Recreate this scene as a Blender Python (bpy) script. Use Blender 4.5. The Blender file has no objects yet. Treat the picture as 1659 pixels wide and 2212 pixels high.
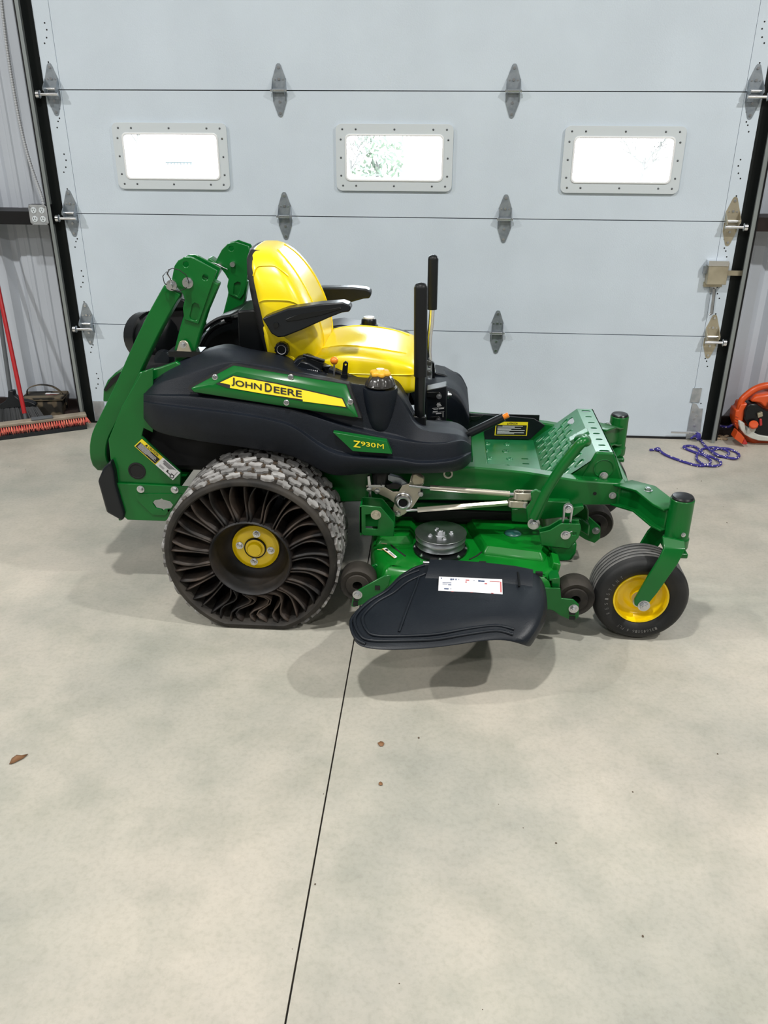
import bpy, bmesh, math, random
from mathutils import Vector, Matrix
from mathutils.geometry import tessellate_polygon
random.seed(7)
PI = math.pi
SC = bpy.context.scene
COL = SC.collection

# ------------------------------------------------------------------ camera (calibrated from the door's own lines)
FPX = 1801.1
CAM = Vector((0.27813, -4.75134, 1.73198))
YAW, PITCH, ROLL = -0.06756, 0.44605, 0.00487
FW = Vector((math.sin(YAW)*math.cos(PITCH), math.cos(YAW)*math.cos(PITCH), -math.sin(PITCH)))
R0 = Vector((math.cos(YAW), -math.sin(YAW), 0)); U0 = R0.cross(FW)
RT = math.cos(ROLL)*R0 + math.sin(ROLL)*U0
UP = -math.sin(ROLL)*R0 + math.cos(ROLL)*U0
cam_d = bpy.data.cameras.new('camera'); cam_o = bpy.data.objects.new('camera', cam_d); COL.objects.link(cam_o)
cam_d.sensor_fit = 'HORIZONTAL'; cam_d.sensor_width = 36.0; cam_d.lens = FPX/1659*36.0
cam_d.clip_start = .05; cam_d.clip_end = 300
M = Matrix.Identity(4)
for i in range(3):
    M[i][0], M[i][1], M[i][2], M[i][3] = RT[i], UP[i], -FW[i], CAM[i]
cam_o.matrix_world = M
SC.camera = cam_o

# ------------------------------------------------------------------ world: overcast daylight outside
w = bpy.data.worlds.new('world'); SC.world = w; w.use_nodes = True
bg = w.node_tree.nodes['Background']; bg.inputs[0].default_value = (.90, .95, 1, 1); bg.inputs[1].default_value = 34.0

# ------------------------------------------------------------------ view
SC.view_settings.view_transform = 'Standard'; SC.view_settings.look = 'None'
SC.view_settings.gamma = 1; SC.view_settings.use_curve_mapping = False
SC.view_settings.exposure = 0.0

# positions of the shop's ceiling lamps (built below, each lamp holds its own light)
LAMP_POWER = 130
LAMPS = [(-4.6, -3.35, 4.55, 1.45), (-.35, -3.35, 4.55, .85), (3.8, -3.35, 4.55, 1.45), (-4.6, -6.8, 4.55, .5), (-.35, -6.8, 4.55, .5), (3.8, -6.8, 4.55, .5), (-4.6, -10.3, 4.55, .2), (-.35, -10.3, 4.55, .2), (3.8, -10.3, 4.55, .2)]

# ------------------------------------------------------------------ measuring helpers: a photo pixel seen on a plane of the place
def ray(px, py): return FW + RT*((px-829.5)/FPX) - UP*((py-1106)/FPX)
def P(px, py, Y):
    d = ray(px, py); return CAM + d*((Y-CAM.y)/d.y)
def PZ(px, py, Z):
    d = ray(px, py); return CAM + d*((Z-CAM.z)/d.z)
def PX(px, py, X):
    d = ray(px, py); return CAM + d*((X-CAM.x)/d.x)
def crop(ox, oy, s): return lambda pts: [(ox+x/s, oy+y/s) for x, y in pts]
C1 = crop(180, 500, 4.1475); C2 = crop(500, 500, 3.95); C3 = crop(180, 740, 3.95); C4 = crop(600, 740, 3.77)
C5 = crop(980, 840, 4.1475); C6 = crop(320, 960, 3.607); C7 = crop(730, 1000, 3.318); C8 = crop(1130, 1000, 4.1475)
C9 = crop(860, 780, 6.381); CB = crop(1560, 810, 12.29); CL = crop(0, 780, 7.9)

# ------------------------------------------------------------------ materials
MATS = {}
def mat(name, col, rough=.5, metal=0, coat=0, var=0, vscale=8, col2=None, bump=0, bscale=60, rvar=0, spec=.5, trans=0, emit=0, detail=4, vmin=.35, vmax=.65, croughness=.15):
    m = bpy.data.materials.new(name); m.use_nodes = True; nt = m.node_tree; b = nt.nodes['Principled BSDF']
    c = (*col, 1)
    b.inputs['Base Color'].default_value = c; b.inputs['Roughness'].default_value = rough; b.inputs['Metallic'].default_value = metal
    b.inputs['Coat Weight'].default_value = coat; b.inputs['Coat Roughness'].default_value = croughness
    b.inputs['Specular IOR Level'].default_value = spec; b.inputs['Transmission Weight'].default_value = trans
    tc = nt.nodes.new('ShaderNodeTexCoord')
    if var or col2:
        n = nt.nodes.new('ShaderNodeTexNoise'); n.inputs['Scale'].default_value = vscale; n.inputs['Detail'].default_value = detail
        nt.links.new(tc.outputs['Object'], n.inputs['Vector'])
        r = nt.nodes.new('ShaderNodeValToRGB'); nt.links.new(n.outputs['Fac'], r.inputs[0])
        r.color_ramp.elements[0].position = vmin; r.color_ramp.elements[1].position = vmax
        if col2: a, z = c, (*col2, 1)
        else: a = (*[x*(1-var) for x in col], 1); z = (*[min(1, x*(1+var)) for x in col], 1)
        r.color_ramp.elements[0].color = a; r.color_ramp.elements[1].color = z
        nt.links.new(r.outputs[0], b.inputs['Base Color'])
        if rvar:
            mr = nt.nodes.new('ShaderNodeMapRange'); nt.links.new(n.outputs['Fac'], mr.inputs[0])
            mr.inputs[3].default_value = rough-rvar; mr.inputs[4].default_value = rough+rvar
            nt.links.new(mr.outputs[0], b.inputs['Roughness'])
    if bump:
        n = nt.nodes.new('ShaderNodeTexNoise'); n.inputs['Scale'].default_value = bscale; n.inputs['Detail'].default_value = 3
        nt.links.new(tc.outputs['Object'], n.inputs['Vector'])
        bp = nt.nodes.new('ShaderNodeBump'); bp.inputs['Strength'].default_value = bump; bp.inputs['Distance'].default_value = .002
        nt.links.new(n.outputs['Fac'], bp.inputs['Height']); nt.links.new(bp.outputs[0], b.inputs['Normal'])
    if emit:
        b.inputs['Emission Color'].default_value = c; b.inputs['Emission Strength'].default_value = emit
    MATS[name] = m
    return m
mat('green', (.0004, .118, .016), .34, coat=.25, var=.08, vscale=5, spec=.35)
mat('green_dusty', (.0005, .130, .010), .34, coat=.3, col2=(.002, .19, .016), vscale=6, spec=.4)
mat('platform_green', (.002, .135, .034), .30, coat=.8, croughness=.32, col2=(.018, .20, .075), vscale=9)
mat('yellow', (.95, .70, .0), .34, coat=.3)
mat('vinyl', (1.0, .76, .0), .34, coat=.6, croughness=.24, spec=.6, var=.03, vscale=4, bump=.12, bscale=450)
mat('wheel_yellow', (.95, .66, .0), .33, coat=.4, var=.05)
mat('plastic', (.005, .008, .014), .46, spec=.32, var=.12, vscale=12, bump=.55, bscale=520)
mat('plastic_smooth', (.005, .007, .010), .34, spec=.4, var=.15)
mat('chute_plastic', (.006, .009, .014), .42, spec=.35, col2=(.015, .019, .025), vscale=5, bump=.2, bscale=200, vmin=.42, vmax=.8)
mat('black', (.004, .005, .006), .32, spec=.4)
mat('black_matte', (.006, .006, .007), .7)
mat('grip', (.006, .007, .008), .45, spec=.35)
mat('rubber', (.008, .009, .010), .55, col2=(.018, .018, .018), vscale=7, spec=.35)
mat('rubber_dusty', (.013, .012, .011), .62, spec=.3, col2=(.048, .042, .035), vscale=9, bump=.15, bscale=150)
mat('spoke_rubber', (.009, .008, .008), .55, spec=.35, col2=(.080, .058, .045), vscale=10, vmin=.42, vmax=.72)
mat('tread_rubber', (.42, .415, .41), .62, col2=(.22, .21, .20), vscale=30)
mat('tread_groove', (.016, .013, .010), .8, col2=(.10, .068, .042), vscale=22, vmin=.45, vmax=.7)
mat('dish_rubber', (.008, .008, .009), .5, spec=.3, col2=(.050, .040, .033), vscale=6, vmin=.45, vmax=.8)
mat('ribbed_rubber', (.10, .10, .10), .6, col2=(.16, .155, .15), vscale=20)
mat('zinc', (.62, .58, .48), .34, metal=.85, var=.12, vscale=10)
mat('steel', (.62, .63, .65), .30, metal=1, var=.1, vscale=20)
mat('chrome', (.80, .81, .83), .16, metal=1)
mat('galvanized', (.40, .43, .46), .42, metal=.75, col2=(.56, .58, .60), vscale=22)
mat('hinge_metal', (.27, .31, .35), .40, metal=.7, col2=(.38, .42, .46), vscale=30)
mat('brass_zinc', (.42, .37, .27), .40, metal=.7, col2=(.55, .50, .38), vscale=12)
mat('door_paint', (.585, .66, .735), .55, var=.03, vscale=3, bump=.30, bscale=140)
mat('frame_vinyl', (.60, .65, .68), .45)
mat('screw_dark', (.10, .11, .12), .4, metal=.6)
mat('wall_metal', (.50, .54, .60), .45, var=.04, vscale=2)
mat('room_wall', (.20, .21, .22), .6)
mat('ceiling_white', (.42, .43, .44), .7)
mat('dark_steel', (.006, .006, .007), .5, spec=.3)
mat('brown_steel', (.014, .009, .008), .55, spec=.3, col2=(.030, .019, .017), vscale=8)
mat('conduit_metal', (.50, .52, .55), .4, metal=.25)
mat('seal', (.003, .005, .005), .5, spec=.3)
mat('white', (.82, .83, .84), .45)
mat('label_white', (.84, .84, .86), .4)
mat('label_yellow', (.90, .72, .02), .4)
mat('print_black', (.010, .010, .010), .5)
mat('print_red', (.55, .10, .10), .5)
mat('print_blue', (.08, .11, .20), .5)
mat('orange', (.62, .075, .010), .38, coat=.2, var=.06)
mat('orange_knob', (.85, .24, .01), .3, coat=.5)
mat('red_paint', (.42, .008, .012), .38, coat=.2)
mat('red', (.45, .03, .03), .5)
mat('grey_tube', (.10, .11, .12), .45)
mat('wood', (.36, .31, .24), .6, col2=(.26, .22, .17), vscale=14)
mat('bristle_red', (.62, .075, .065), .6, col2=(.85, .27, .18), vscale=40)
mat('broom_black', (.008, .011, .015), .5)
mat('camo', (.018, .016, .012), .75, col2=(.14, .11, .072), vscale=16, detail=1, vmin=.48, vmax=.56)
mat('camo_trim', (.14, .115, .075), .7)
mat('translucent', (.45, .46, .42), .4, col2=(.60, .61, .56), vscale=9)
mat('leaf_brown', (.26, .13, .06), .7)
mat('track_metal', (.30, .33, .33), .42, metal=.6, var=.08, vscale=3)
mat('bark', (.034, .033, .032), .9)
mat('foliage', (.032, .046, .032), .9)
mat('pale_shed', (.036, .044, .048), .7)
mat('trailer_white', (.80, .80, .80), .6)
mat('crumbs', (.40, .30, .20), .9)
mat('fence_tan', (.03, .026, .022), .8)
mat('ground', (.60, .58, .52), .9)
mat('smoke_cap', (.030, .028, .026), .25, coat=.4)
mat('grease', (.02, .10, .085), .3)
mat('joint_dust', (.030, .027, .025), .9, col2=(.16, .13, .10), vscale=16, vmin=.5, vmax=.8)
mat('dirt', (.10, .07, .045), .9)
mat('amber', (.85, .45, .03), .35)
def vary_by_object(name, lo, hi):      # each tread block a little lighter or darker than the next
    nt = MATS[name].node_tree; b = nt.nodes['Principled BSDF']; src = b.inputs['Base Color'].links[0].from_socket
    oi = nt.nodes.new('ShaderNodeObjectInfo'); mr = nt.nodes.new('ShaderNodeMapRange'); mr.inputs[3].default_value = lo; mr.inputs[4].default_value = hi
    nt.links.new(oi.outputs['Random'], mr.inputs[0]); x = nt.nodes.new('ShaderNodeVectorMath'); x.operation = 'SCALE'
    nt.links.new(src, x.inputs[0]); nt.links.new(mr.outputs[0], x.inputs['Scale']); nt.links.new(x.outputs[0], b.inputs['Base Color'])
vary_by_object('tread_rubber', .5, 1.15)
def rope_mat():
    m = bpy.data.materials.new('rope_blue'); m.use_nodes = True; nt = m.node_tree; b = nt.nodes['Principled BSDF']
    tc = nt.nodes.new('ShaderNodeTexCoord'); v = nt.nodes.new('ShaderNodeTexVoronoi'); v.inputs['Scale'].default_value = 70
    nt.links.new(tc.outputs['Object'], v.inputs['Vector'])
    r = nt.nodes.new('ShaderNodeValToRGB'); r.color_ramp.interpolation = 'CONSTANT'
    r.color_ramp.elements[0].color = (.75, .72, .68, 1); r.color_ramp.elements[1].position = .27; r.color_ramp.elements[1].color = (.038, .030, .24, 1)
    nt.links.new(v.outputs['Distance'], r.inputs[0]); nt.links.new(r.outputs[0], b.inputs['Base Color']); b.inputs['Roughness'].default_value = .7
    MATS['rope'] = m
rope_mat()
def concrete_mat():
    m = bpy.data.materials.new('concrete'); m.use_nodes = True; nt = m.node_tree; b = nt.nodes['Principled BSDF']
    tc = nt.nodes.new('ShaderNodeTexCoord')
    def noise(s, d, rough=.6):
        n = nt.nodes.new('ShaderNodeTexNoise'); n.inputs['Scale'].default_value = s; n.inputs['Detail'].default_value = d; n.inputs['Roughness'].default_value = rough
        nt.links.new(tc.outputs['Object'], n.inputs['Vector']); return n
    n1 = noise(1.7, 8, .62); n2 = noise(5, 6, .6); n3 = noise(70, 3); n4 = noise(.9, 3)
    def ramp(n, p0, c0, p1, c1):
        r = nt.nodes.new('ShaderNodeValToRGB'); e = r.color_ramp.elements
        e[0].position, e[1].position = p0, p1; e[0].color = (*c0, 1); e[1].color = (*c1, 1); nt.links.new(n.outputs['Fac'], r.inputs[0]); return r
    r1 = ramp(n1, .36, (.415, .395, .345), .64, (.545, .498, .426))
    r4 = ramp(n4, .40, (.93, .96, .96), .62, (1.0, 1.0, 1.0))
    r2 = ramp(n2, .33, (.86, .88, .87), .55, (1, 1, 1))
    r3 = ramp(n3, .30, (.90, .90, .89), .55, (1.0, 1.0, 1.0))
    def mul(a, bb):
        x = nt.nodes.new('ShaderNodeMix'); x.data_type = 'RGBA'; x.blend_type = 'MULTIPLY'; x.inputs[0].default_value = 1
        nt.links.new(a, x.inputs[6]); nt.links.new(bb, x.inputs[7]); return x.outputs[2]
    nt.links.new(mul(mul(mul(r1.outputs[0], r2.outputs[0]), r3.outputs[0]), r4.outputs[0]), b.inputs['Base Color'])
    mr = nt.nodes.new('ShaderNodeMapRange'); nt.links.new(n2.outputs['Fac'], mr.inputs[0]); mr.inputs[3].default_value = .34; mr.inputs[4].default_value = .58
    nt.links.new(mr.outputs[0], b.inputs['Roughness']); b.inputs['Specular IOR Level'].default_value = .4
    bp = nt.nodes.new('ShaderNodeBump'); bp.inputs['Strength'].default_value = .12; bp.inputs['Distance'].default_value = .002
    nt.links.new(n3.outputs['Fac'], bp.inputs['Height']); nt.links.new(bp.outputs[0], b.inputs['Normal'])
    MATS['concrete'] = m
concrete_mat()
def glass_mat():
    m = bpy.data.materials.new('window_glass'); m.use_nodes = True; nt = m.node_tree
    nt.nodes.remove(nt.nodes['Principled BSDF']); o = nt.nodes['Material Output']
    t = nt.nodes.new('ShaderNodeBsdfTransparent'); t.inputs[0].default_value = (.95, .97, .97, 1)
    g = nt.nodes.new('ShaderNodeBsdfGlossy'); g.inputs['Roughness'].default_value = .02
    f = nt.nodes.new('ShaderNodeFresnel'); f.inputs[0].default_value = 1.45; x = nt.nodes.new('ShaderNodeMixShader')
    nt.links.new(f.outputs[0], x.inputs[0]); nt.links.new(t.outputs[0], x.inputs[1]); nt.links.new(g.outputs[0], x.inputs[2]); nt.links.new(x.outputs[0], o.inputs[0])
    MATS['glass'] = m
glass_mat()

# ------------------------------------------------------------------ mesh helpers
def fill(loops):
    bm = bmesh.new(); es = []; idx = {}
    k = 0
    for l in loops:
        vs = [bm.verts.new(p) for p in l]
        for v in vs: idx[v] = k; k += 1
        es += [bm.edges.new((vs[i], vs[(i+1) % len(vs)])) for i in range(len(vs))]
    n = Vector()
    l = loops[0]
    for i in range(len(l)): n += (l[i]-l[0]).cross(l[(i+1) % len(l)]-l[0])
    g = bmesh.ops.triangle_fill(bm, use_beauty=True, use_dissolve=False, edges=es, normal=n.normalized())
    out = [tuple(idx[v] for v in f.verts) for f in g['geom'] if isinstance(f, bmesh.types.BMFace)]
    bm.free()
    return out
class MB:
    def __init__(s): s.v = []; s.f = []
    def add(s, vs, fs):
        o = len(s.v); s.v += [Vector(p) for p in vs]; s.f += [tuple(i+o for i in f) for f in fs]; return s
    def box(s, a, b):
        x0, y0, z0 = a; x1, y1, z1 = b
        return s.add([(x0,y0,z0),(x1,y0,z0),(x1,y1,z0),(x0,y1,z0),(x0,y0,z1),(x1,y0,z1),(x1,y1,z1),(x0,y1,z1)],
                     [(0,3,2,1),(4,5,6,7),(0,1,5,4),(1,2,6,5),(2,3,7,6),(3,0,4,7)])
    def obox(s, c, ax, ay, az):   # box from centre and three half-axis vectors
        c, ax, ay, az = map(Vector, (c, ax, ay, az))
        vs = [c+i*ax+j*ay+k*az for k in (-1,1) for j in (-1,1) for i in (-1,1)]
        return s.add(vs, [(0,2,3,1),(4,5,7,6),(0,1,5,4),(1,3,7,5),(3,2,6,7),(2,0,4,6)])
    def beam(s, a, b, w, h, up=(0,0,1)):   # rectangular bar from a to b
        a, b, up = Vector(a), Vector(b), Vector(up); d = (b-a); L = d.length/2; d.normalize()
        sx = d.cross(up).normalized(); u = sx.cross(d).normalized()
        return s.obox((a+b)/2, d*L, sx*w/2, u*h/2)
    def prism(s, pts, vec, holes=()):
        vec = Vector(vec); loops = [[Vector(p) for p in pts]]+[[Vector(p) for p in h] for h in holes]
        flat = [p for l in loops for p in l]; n = len(flat)
        tris = fill(loops) if (holes or len(pts) > 4) else [tuple(range(len(pts)))]
        fs = [tuple(t) for t in tris]+[tuple(i+n for i in reversed(t)) for t in tris]
        o = 0
        for l in loops:
            k = len(l)
            for i in range(k): j = (i+1) % k; fs.append((o+i, o+j, o+j+n, o+i+n))
            o += k
        return s.add(flat+[p+vec for p in flat], fs)
    def cyl(s, a, b, r0, r1=None, n=20, caps=True):
        r1 = r0 if r1 is None else r1
        a, b = Vector(a), Vector(b); d = (b-a).normalized(); u = d.orthogonal().normalized(); w_ = d.cross(u)
        vs = []
        for c, r in ((a, r0), (b, r1)):
            vs += [c+(u*math.cos(2*PI*i/n)+w_*math.sin(2*PI*i/n))*r for i in range(n)]
        fs = [(i, (i+1) % n, n+(i+1) % n, n+i) for i in range(n)]
        if caps: fs += [tuple(range(n-1, -1, -1)), tuple(range(n, 2*n))]
        return s.add(vs, fs)
    def lathe(s, c, axis, prof, n=32, closed=False, fn=None):   # prof: (radius, height along axis)
        c, d = Vector(c), Vector(axis).normalized(); u = d.orthogonal().normalized(); w_ = d.cross(u)
        m = len(prof); vs = []
        for i in range(n):
            a = 2*PI*i/n; e = u*math.cos(a)+w_*math.sin(a)
            for r, h in prof:
                rr = r if fn is None else fn(r, h, a)
                vs.append(c+e*rr+d*h)
        fs = []
        mm = m if closed else m-1
        for i in range(n):
            j = (i+1) % n
            for k in range(mm): l = (k+1) % m; fs.append((i*m+k, j*m+k, j*m+l, i*m+l))
        if not closed:
            pass
        return s.add(vs, fs)
    def tube(s, pts, r, n=10, closed=False, caps=True, flat=None):
        pts = [Vector(p) for p in pts]; m = len(pts); rs = r if isinstance(r, (list, tuple)) else [r]*m
        T = []
        for i in range(m):
            if closed: t = pts[(i+1) % m]-pts[i-1]
            else: t = pts[min(i+1, m-1)]-pts[max(i-1, 0)]
            T.append(t.normalized())
        u = T[0].orthogonal().normalized(); vs = []
        for i in range(m):
            u = (u-T[i]*u.dot(T[i])).normalized(); w_ = T[i].cross(u)
            vs += [pts[i]+(u*math.cos(2*PI*k/n)+w_*math.sin(2*PI*k/n))*rs[i] for k in range(n)]
        fs = []
        for i in range(m if closed else m-1):
            j = (i+1) % m
            for k in range(n): fs.append((i*n+k, i*n+(k+1) % n, j*n+(k+1) % n, j*n+k))
        if caps and not closed: fs += [tuple(range(n-1, -1, -1)), tuple(range((m-1)*n, m*n))]
        return s.add(vs, fs)
    def rtube(s, pts, ws, hs, side):   # rectangular tube along a bent path, 'side' is the constant width direction
        pts = [Vector(p) for p in pts]; side = Vector(side).normalized(); m = len(pts); vs = []
        for i in range(m):
            t = (pts[min(i+1, m-1)]-pts[max(i-1, 0)]).normalized(); u = side.cross(t).normalized()
            w_ = ws if not isinstance(ws, (list, tuple)) else ws[i]; h = hs if not isinstance(hs, (list, tuple)) else hs[i]
            vs += [pts[i]+side*a*w_/2+u*b*h/2 for a, b in ((-1,-1),(1,-1),(1,1),(-1,1))]
        fs = [(i*4+k, i*4+(k+1) % 4, i*4+4+(k+1) % 4, i*4+4+k) for i in range(m-1) for k in range(4)]
        return s.add(vs, fs+[(3,2,1,0), tuple(range(4*m-4, 4*m))])
    def grid(s, rows, closed_u=False, closed_v=False):
        n = len(rows); m = len(rows[0]); fs = []
        for i in range(n if closed_v else n-1):
            for j in range(m if closed_u else m-1):
                a, b = (i+1) % n, (j+1) % m; fs.append((i*m+j, i*m+b, a*m+b, a*m+j))
        return s.add([p for r in rows for p in r], fs)
    def ball(s, c, r, n=14, sq=(1,1,1)):
        c = Vector(c); prof = [(math.sin(PI*i/10)*r, -math.cos(PI*i/10)*r) for i in range(11)]
        o = len(s.v); s.lathe((0,0,0), (0,0,1), prof, n)
        for i in range(o, len(s.v)): v = s.v[i]; s.v[i] = c+Vector((v.x*sq[0], v.y*sq[1], v.z*sq[2]))
        return s
    def mesh(s, name, m, smooth=32, recalc=True):
        me = bpy.data.meshes.new(name); me.from_pydata([tuple(p) for p in s.v], [], s.f)
        if recalc:
            bm = bmesh.new(); bm.from_mesh(me); bmesh.ops.recalc_face_normals(bm, faces=bm.faces); bm.to_mesh(me); bm.free()
        if m: me.materials.append(MATS[m])
        if smooth:
            me.polygons.foreach_set('use_smooth', [True]*len(me.polygons)); me.set_sharp_from_angle(angle=math.radians(smooth))
        me.update(); return me
    def obj(s, name, m, parent=None, bevel=0, seg=2, smooth=32, sub=0, label=None, kind=None, merge=False, solid=0):
        me = s.mesh(name, m, smooth)
        if merge:
            bm = bmesh.new(); bm.from_mesh(me); bmesh.ops.remove_doubles(bm, verts=bm.verts, dist=1e-5); bmesh.ops.recalc_face_normals(bm, faces=bm.faces); bm.to_mesh(me); bm.free()
        o = link(name, me, parent)
        if solid: d = o.modifiers.new('solid', 'SOLIDIFY'); d.thickness = solid; d.offset = 1
        if bevel:
            b = o.modifiers.new('bevel', 'BEVEL'); b.width = bevel; b.segments = seg; b.limit_method = 'ANGLE'; b.angle_limit = math.radians(35); b.use_clamp_overlap = True
        if sub:
            d = o.modifiers.new('sub', 'SUBSURF'); d.levels = sub; d.render_levels = sub
            me.polygons.foreach_set('use_smooth', [True]*len(me.polygons))
        if label: o['label'] = label
        if kind: o['kind'] = kind
        return o
def link(name, me, parent=None):
    o = bpy.data.objects.new(name, me); COL.objects.link(o); o.parent = parent
    if parent is not None:
        o.matrix_parent_inverse = parent.matrix_world.inverted() if parent.parent is None else Matrix.Identity(4)
    return o
def empty(name, label=None, cat=None, group=None, kind=None, loc=(0,0,0)):
    o = bpy.data.objects.new(name, None); COL.objects.link(o); o.location = loc; o.empty_display_size = .1
    o.matrix_world = Matrix.Translation(loc)
    return tag(o, label, cat, group, kind)
def tag(o, label=None, cat=None, group=None, kind=None):
    if label: o['label'] = label
    if cat: o['category'] = cat
    if group: o['group'] = group
    if kind: o['kind'] = kind
    return o
def instance(name, me, parent, M4):
    o = link(name, me, parent); o.matrix_world = M4; return o
def pp(pts, Y): return [P(x, y, Y) for x, y in pts]
def circ(cx, cy, r, n=16, ry=None): return [(cx+r*math.cos(2*PI*i/n), cy+(ry or r)*math.sin(2*PI*i/n)) for i in range(n)]
def bolt(mb, p, axis=(0,-1,0), r=.010, h=.008, washer=True):
    p, a = Vector(p), Vector(axis).normalized()
    if washer: mb.cyl(p-a*.002, p+a*.0025, r*1.35, n=18)
    mb.cyl(p, p+a*h, r, r*.93, n=6)
    mb.cyl(p+a*h, p+a*h*1.35, r*.55, n=12)
    return mb
def bolts(name, parent, spec, m='steel'):
    for p, ax, r, h in spec: bolt(MB(), p, ax, r, h).obj(name, m, parent)
def lerp(a, b, t): return a+(b-a)*t
def interp(xs, ys, x):
    if x <= xs[0]: return ys[0]
    for i in range(len(xs)-1):
        if x <= xs[i+1]: return lerp(ys[i], ys[i+1], (x-xs[i])/(xs[i+1]-xs[i]))
    return ys[-1]
def spline(pts, k=6, closed=False):
    pts = [Vector(p) for p in pts]; n = len(pts); out = []
    for i in range(n if closed else n-1):
        if closed: a, b, c, d = pts[i-1], pts[i], pts[(i+1) % n], pts[(i+2) % n]
        else: a, b, c, d = pts[max(i-1, 0)], pts[i], pts[i+1], pts[min(i+2, n-1)]
        for j in range(k):
            t = j/k; out.append(.5*((2*b)+(c-a)*t+(2*a-5*b+4*c-d)*t*t+(3*b-a-3*c+d)*t**3))
    if not closed: out.append(pts[-1])
    return out
def text_mesh(txt, off=.0):   # flat glyph mesh normalised to 0..1 in x and y
    cu = bpy.data.curves.new('t', 'FONT'); cu.body = txt; cu.offset = off; cu.resolution_u = 3
    o = bpy.data.objects.new('t', cu); COL.objects.link(o)
    me = bpy.data.meshes.new_from_object(o.evaluated_get(bpy.context.evaluated_depsgraph_get()))
    vs = [v.co.copy() for v in me.vertices]; fs = [tuple(p.vertices) for p in me.polygons]
    bpy.data.objects.remove(o); bpy.data.curves.remove(cu); bpy.data.meshes.remove(me)
    x0 = min(v.x for v in vs); x1 = max(v.x for v in vs); y0 = min(v.y for v in vs); y1 = max(v.y for v in vs)
    return [((v.x-x0)/(x1-x0), (v.y-y0)/(y1-y0)) for v in vs], fs
def quadmap(q, u, v):   # q: bottom-left, bottom-right, top-right, top-left
    return (q[0]*(1-u)+q[1]*u)*(1-v)+(q[3]*(1-u)+q[2]*u)*v
def add_text(mb, txt, q, off=.0, u0=0, u1=1, v0=0, v1=1):
    uv, fs = text_mesh(txt, off); q = [Vector(p) for p in q]
    return mb.add([quadmap(q, u0+(u1-u0)*a, v0+(v1-v0)*b) for a, b in uv], fs)
def add_patch(mb, q, u0, u1, v0, v1):
    q = [Vector(p) for p in q]
    return mb.add([quadmap(q, a, b) for a, b in ((u0,v0),(u1,v0),(u1,v1),(u0,v1))], [(0,1,2,3)])
def shift(q, d): d = Vector(d); return [Vector(p)+d for p in q]

# ================================================================== THE ROOM
S = 'structure'
SEC = .6118                      # door section height
DW = 1.832                       # half door width
fl = MB().box((-9, -15, -.30), (9, 1.2, -.012)).obj('floor', 'joint_dust'); tag(fl, 'smooth grey-beige concrete floor with a saw-cut joint', 'floor', kind=S)
MB().box((-9, -15, -.012), (-.0024, .45, 0)).obj('slab', 'concrete', fl)
MB().box((.0024, -15, -.012), (9, .45, 0)).obj('slab', 'concrete', fl)
def simple_wall(name, a, b, m, label): return tag(MB().box(a, b).obj(name, m), label, 'ceiling' if name == 'ceiling' else 'wall', kind=S)
simple_wall('wall_west', (-7.2, -14, 0), (-7.0, .45, 5), 'room_wall', 'plain light side wall of the shop left of the camera')
simple_wall('wall_east', (7.0, -14, 0), (7.2, .45, 5), 'room_wall', 'plain light side wall of the shop right of the camera')
simple_wall('wall_back', (-7.2, -14.2, 0), (7.2, -14, 5), 'room_wall', 'plain light wall behind the camera')
simple_wall('ceiling', (-7.2, -14.2, 5), (7.2, .5, 5.2), 'ceiling_white', 'white ceiling above the shop')

def metal_wall(name, x0, x1, y, z0, z1, label, phase):
    prof = []
    x = x0
    pitch = .305
    k = math.floor((x0-phase)/pitch)
    pts = []
    while phase+k*pitch < x1+pitch:
        b = phase+k*pitch
        pts += [(b, 0), (b+.038, .036), (b+.072, .036), (b+.110, 0), (b+.142, 0), (b+.150, -.006), (b+.170, -.006), (b+.178, 0), (b+.218, 0), (b+.226, -.006), (b+.246, -.006), (b+.254, 0)]
        k += 1
    pts = [p for p in pts if x0 <= p[0] <= x1]
    pts = [(x0, 0)]+pts+[(x1, 0)]
    loop = [Vector((a, y+d, z0)) for a, d in pts]+[Vector((x1, y+.06, z0)), Vector((x0, y+.06, z0))]
    o = MB().prism(loop, (0, 0, z1-z0)).obj(name, 'wall_metal', smooth=0)
    return tag(o, label, 'wall', kind=S)
metal_wall('wall_left', -7.1, -1.90, .20, .0, 5, 'ribbed pale metal wall left of the overhead door', -2.33)
metal_wall('wall_right', 1.90, 7.1, .20, .0, 5, 'ribbed pale metal wall right of the overhead door', 2.06)
simple_wall('wall_front', (-1.95, .2, 3.06), (1.95, .3, 5), 'wall_metal', 'wall above the overhead door')
def girt(name, x0, x1, z, m, label):
    mb = MB(); prof = [(0, -.035), (0, .035), (.2, .035), (.2, .030), (.005, .030), (.005, -.030), (.2, -.030), (.2, -.035)]
    mb.prism([Vector((x0, a, z+b)) for a, b in prof], (x1-x0, 0, 0))
    return tag(mb.obj(name, m), label, 'girt', kind=S)
zl = P(60, 471, 0).z; zr = P(1640, 485, 0).z
girt('trim_1', -7, -1.90, zl, 'dark_steel', 'black horizontal steel girt on the left wall')
girt('trim_2', 1.90, 7, zr, 'brown_steel', 'dark brown horizontal steel girt on the right wall')
for nm, x0, x1, z, lb in (('trim_3', -7, -1.90, .03, 'dark steel base angle along the left wall'), ('trim_4', 1.90, 7, .03, 'dark steel base angle along the right wall')):
    mb = MB().box((x0, .06, 0), (x1, .199, .045)).box((x0, .175, .045), (x1, .199, .085))
    tag(mb.obj(nm, 'brown_steel'), lb, 'base angle', kind=S)
tag(MB().box((-7, -.01, 2.42), (-2.36, .199, 2.50)).obj('trim_5', 'brown_steel'), 'dark brown upper girt in the top left corner', 'girt', kind=S)

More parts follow.
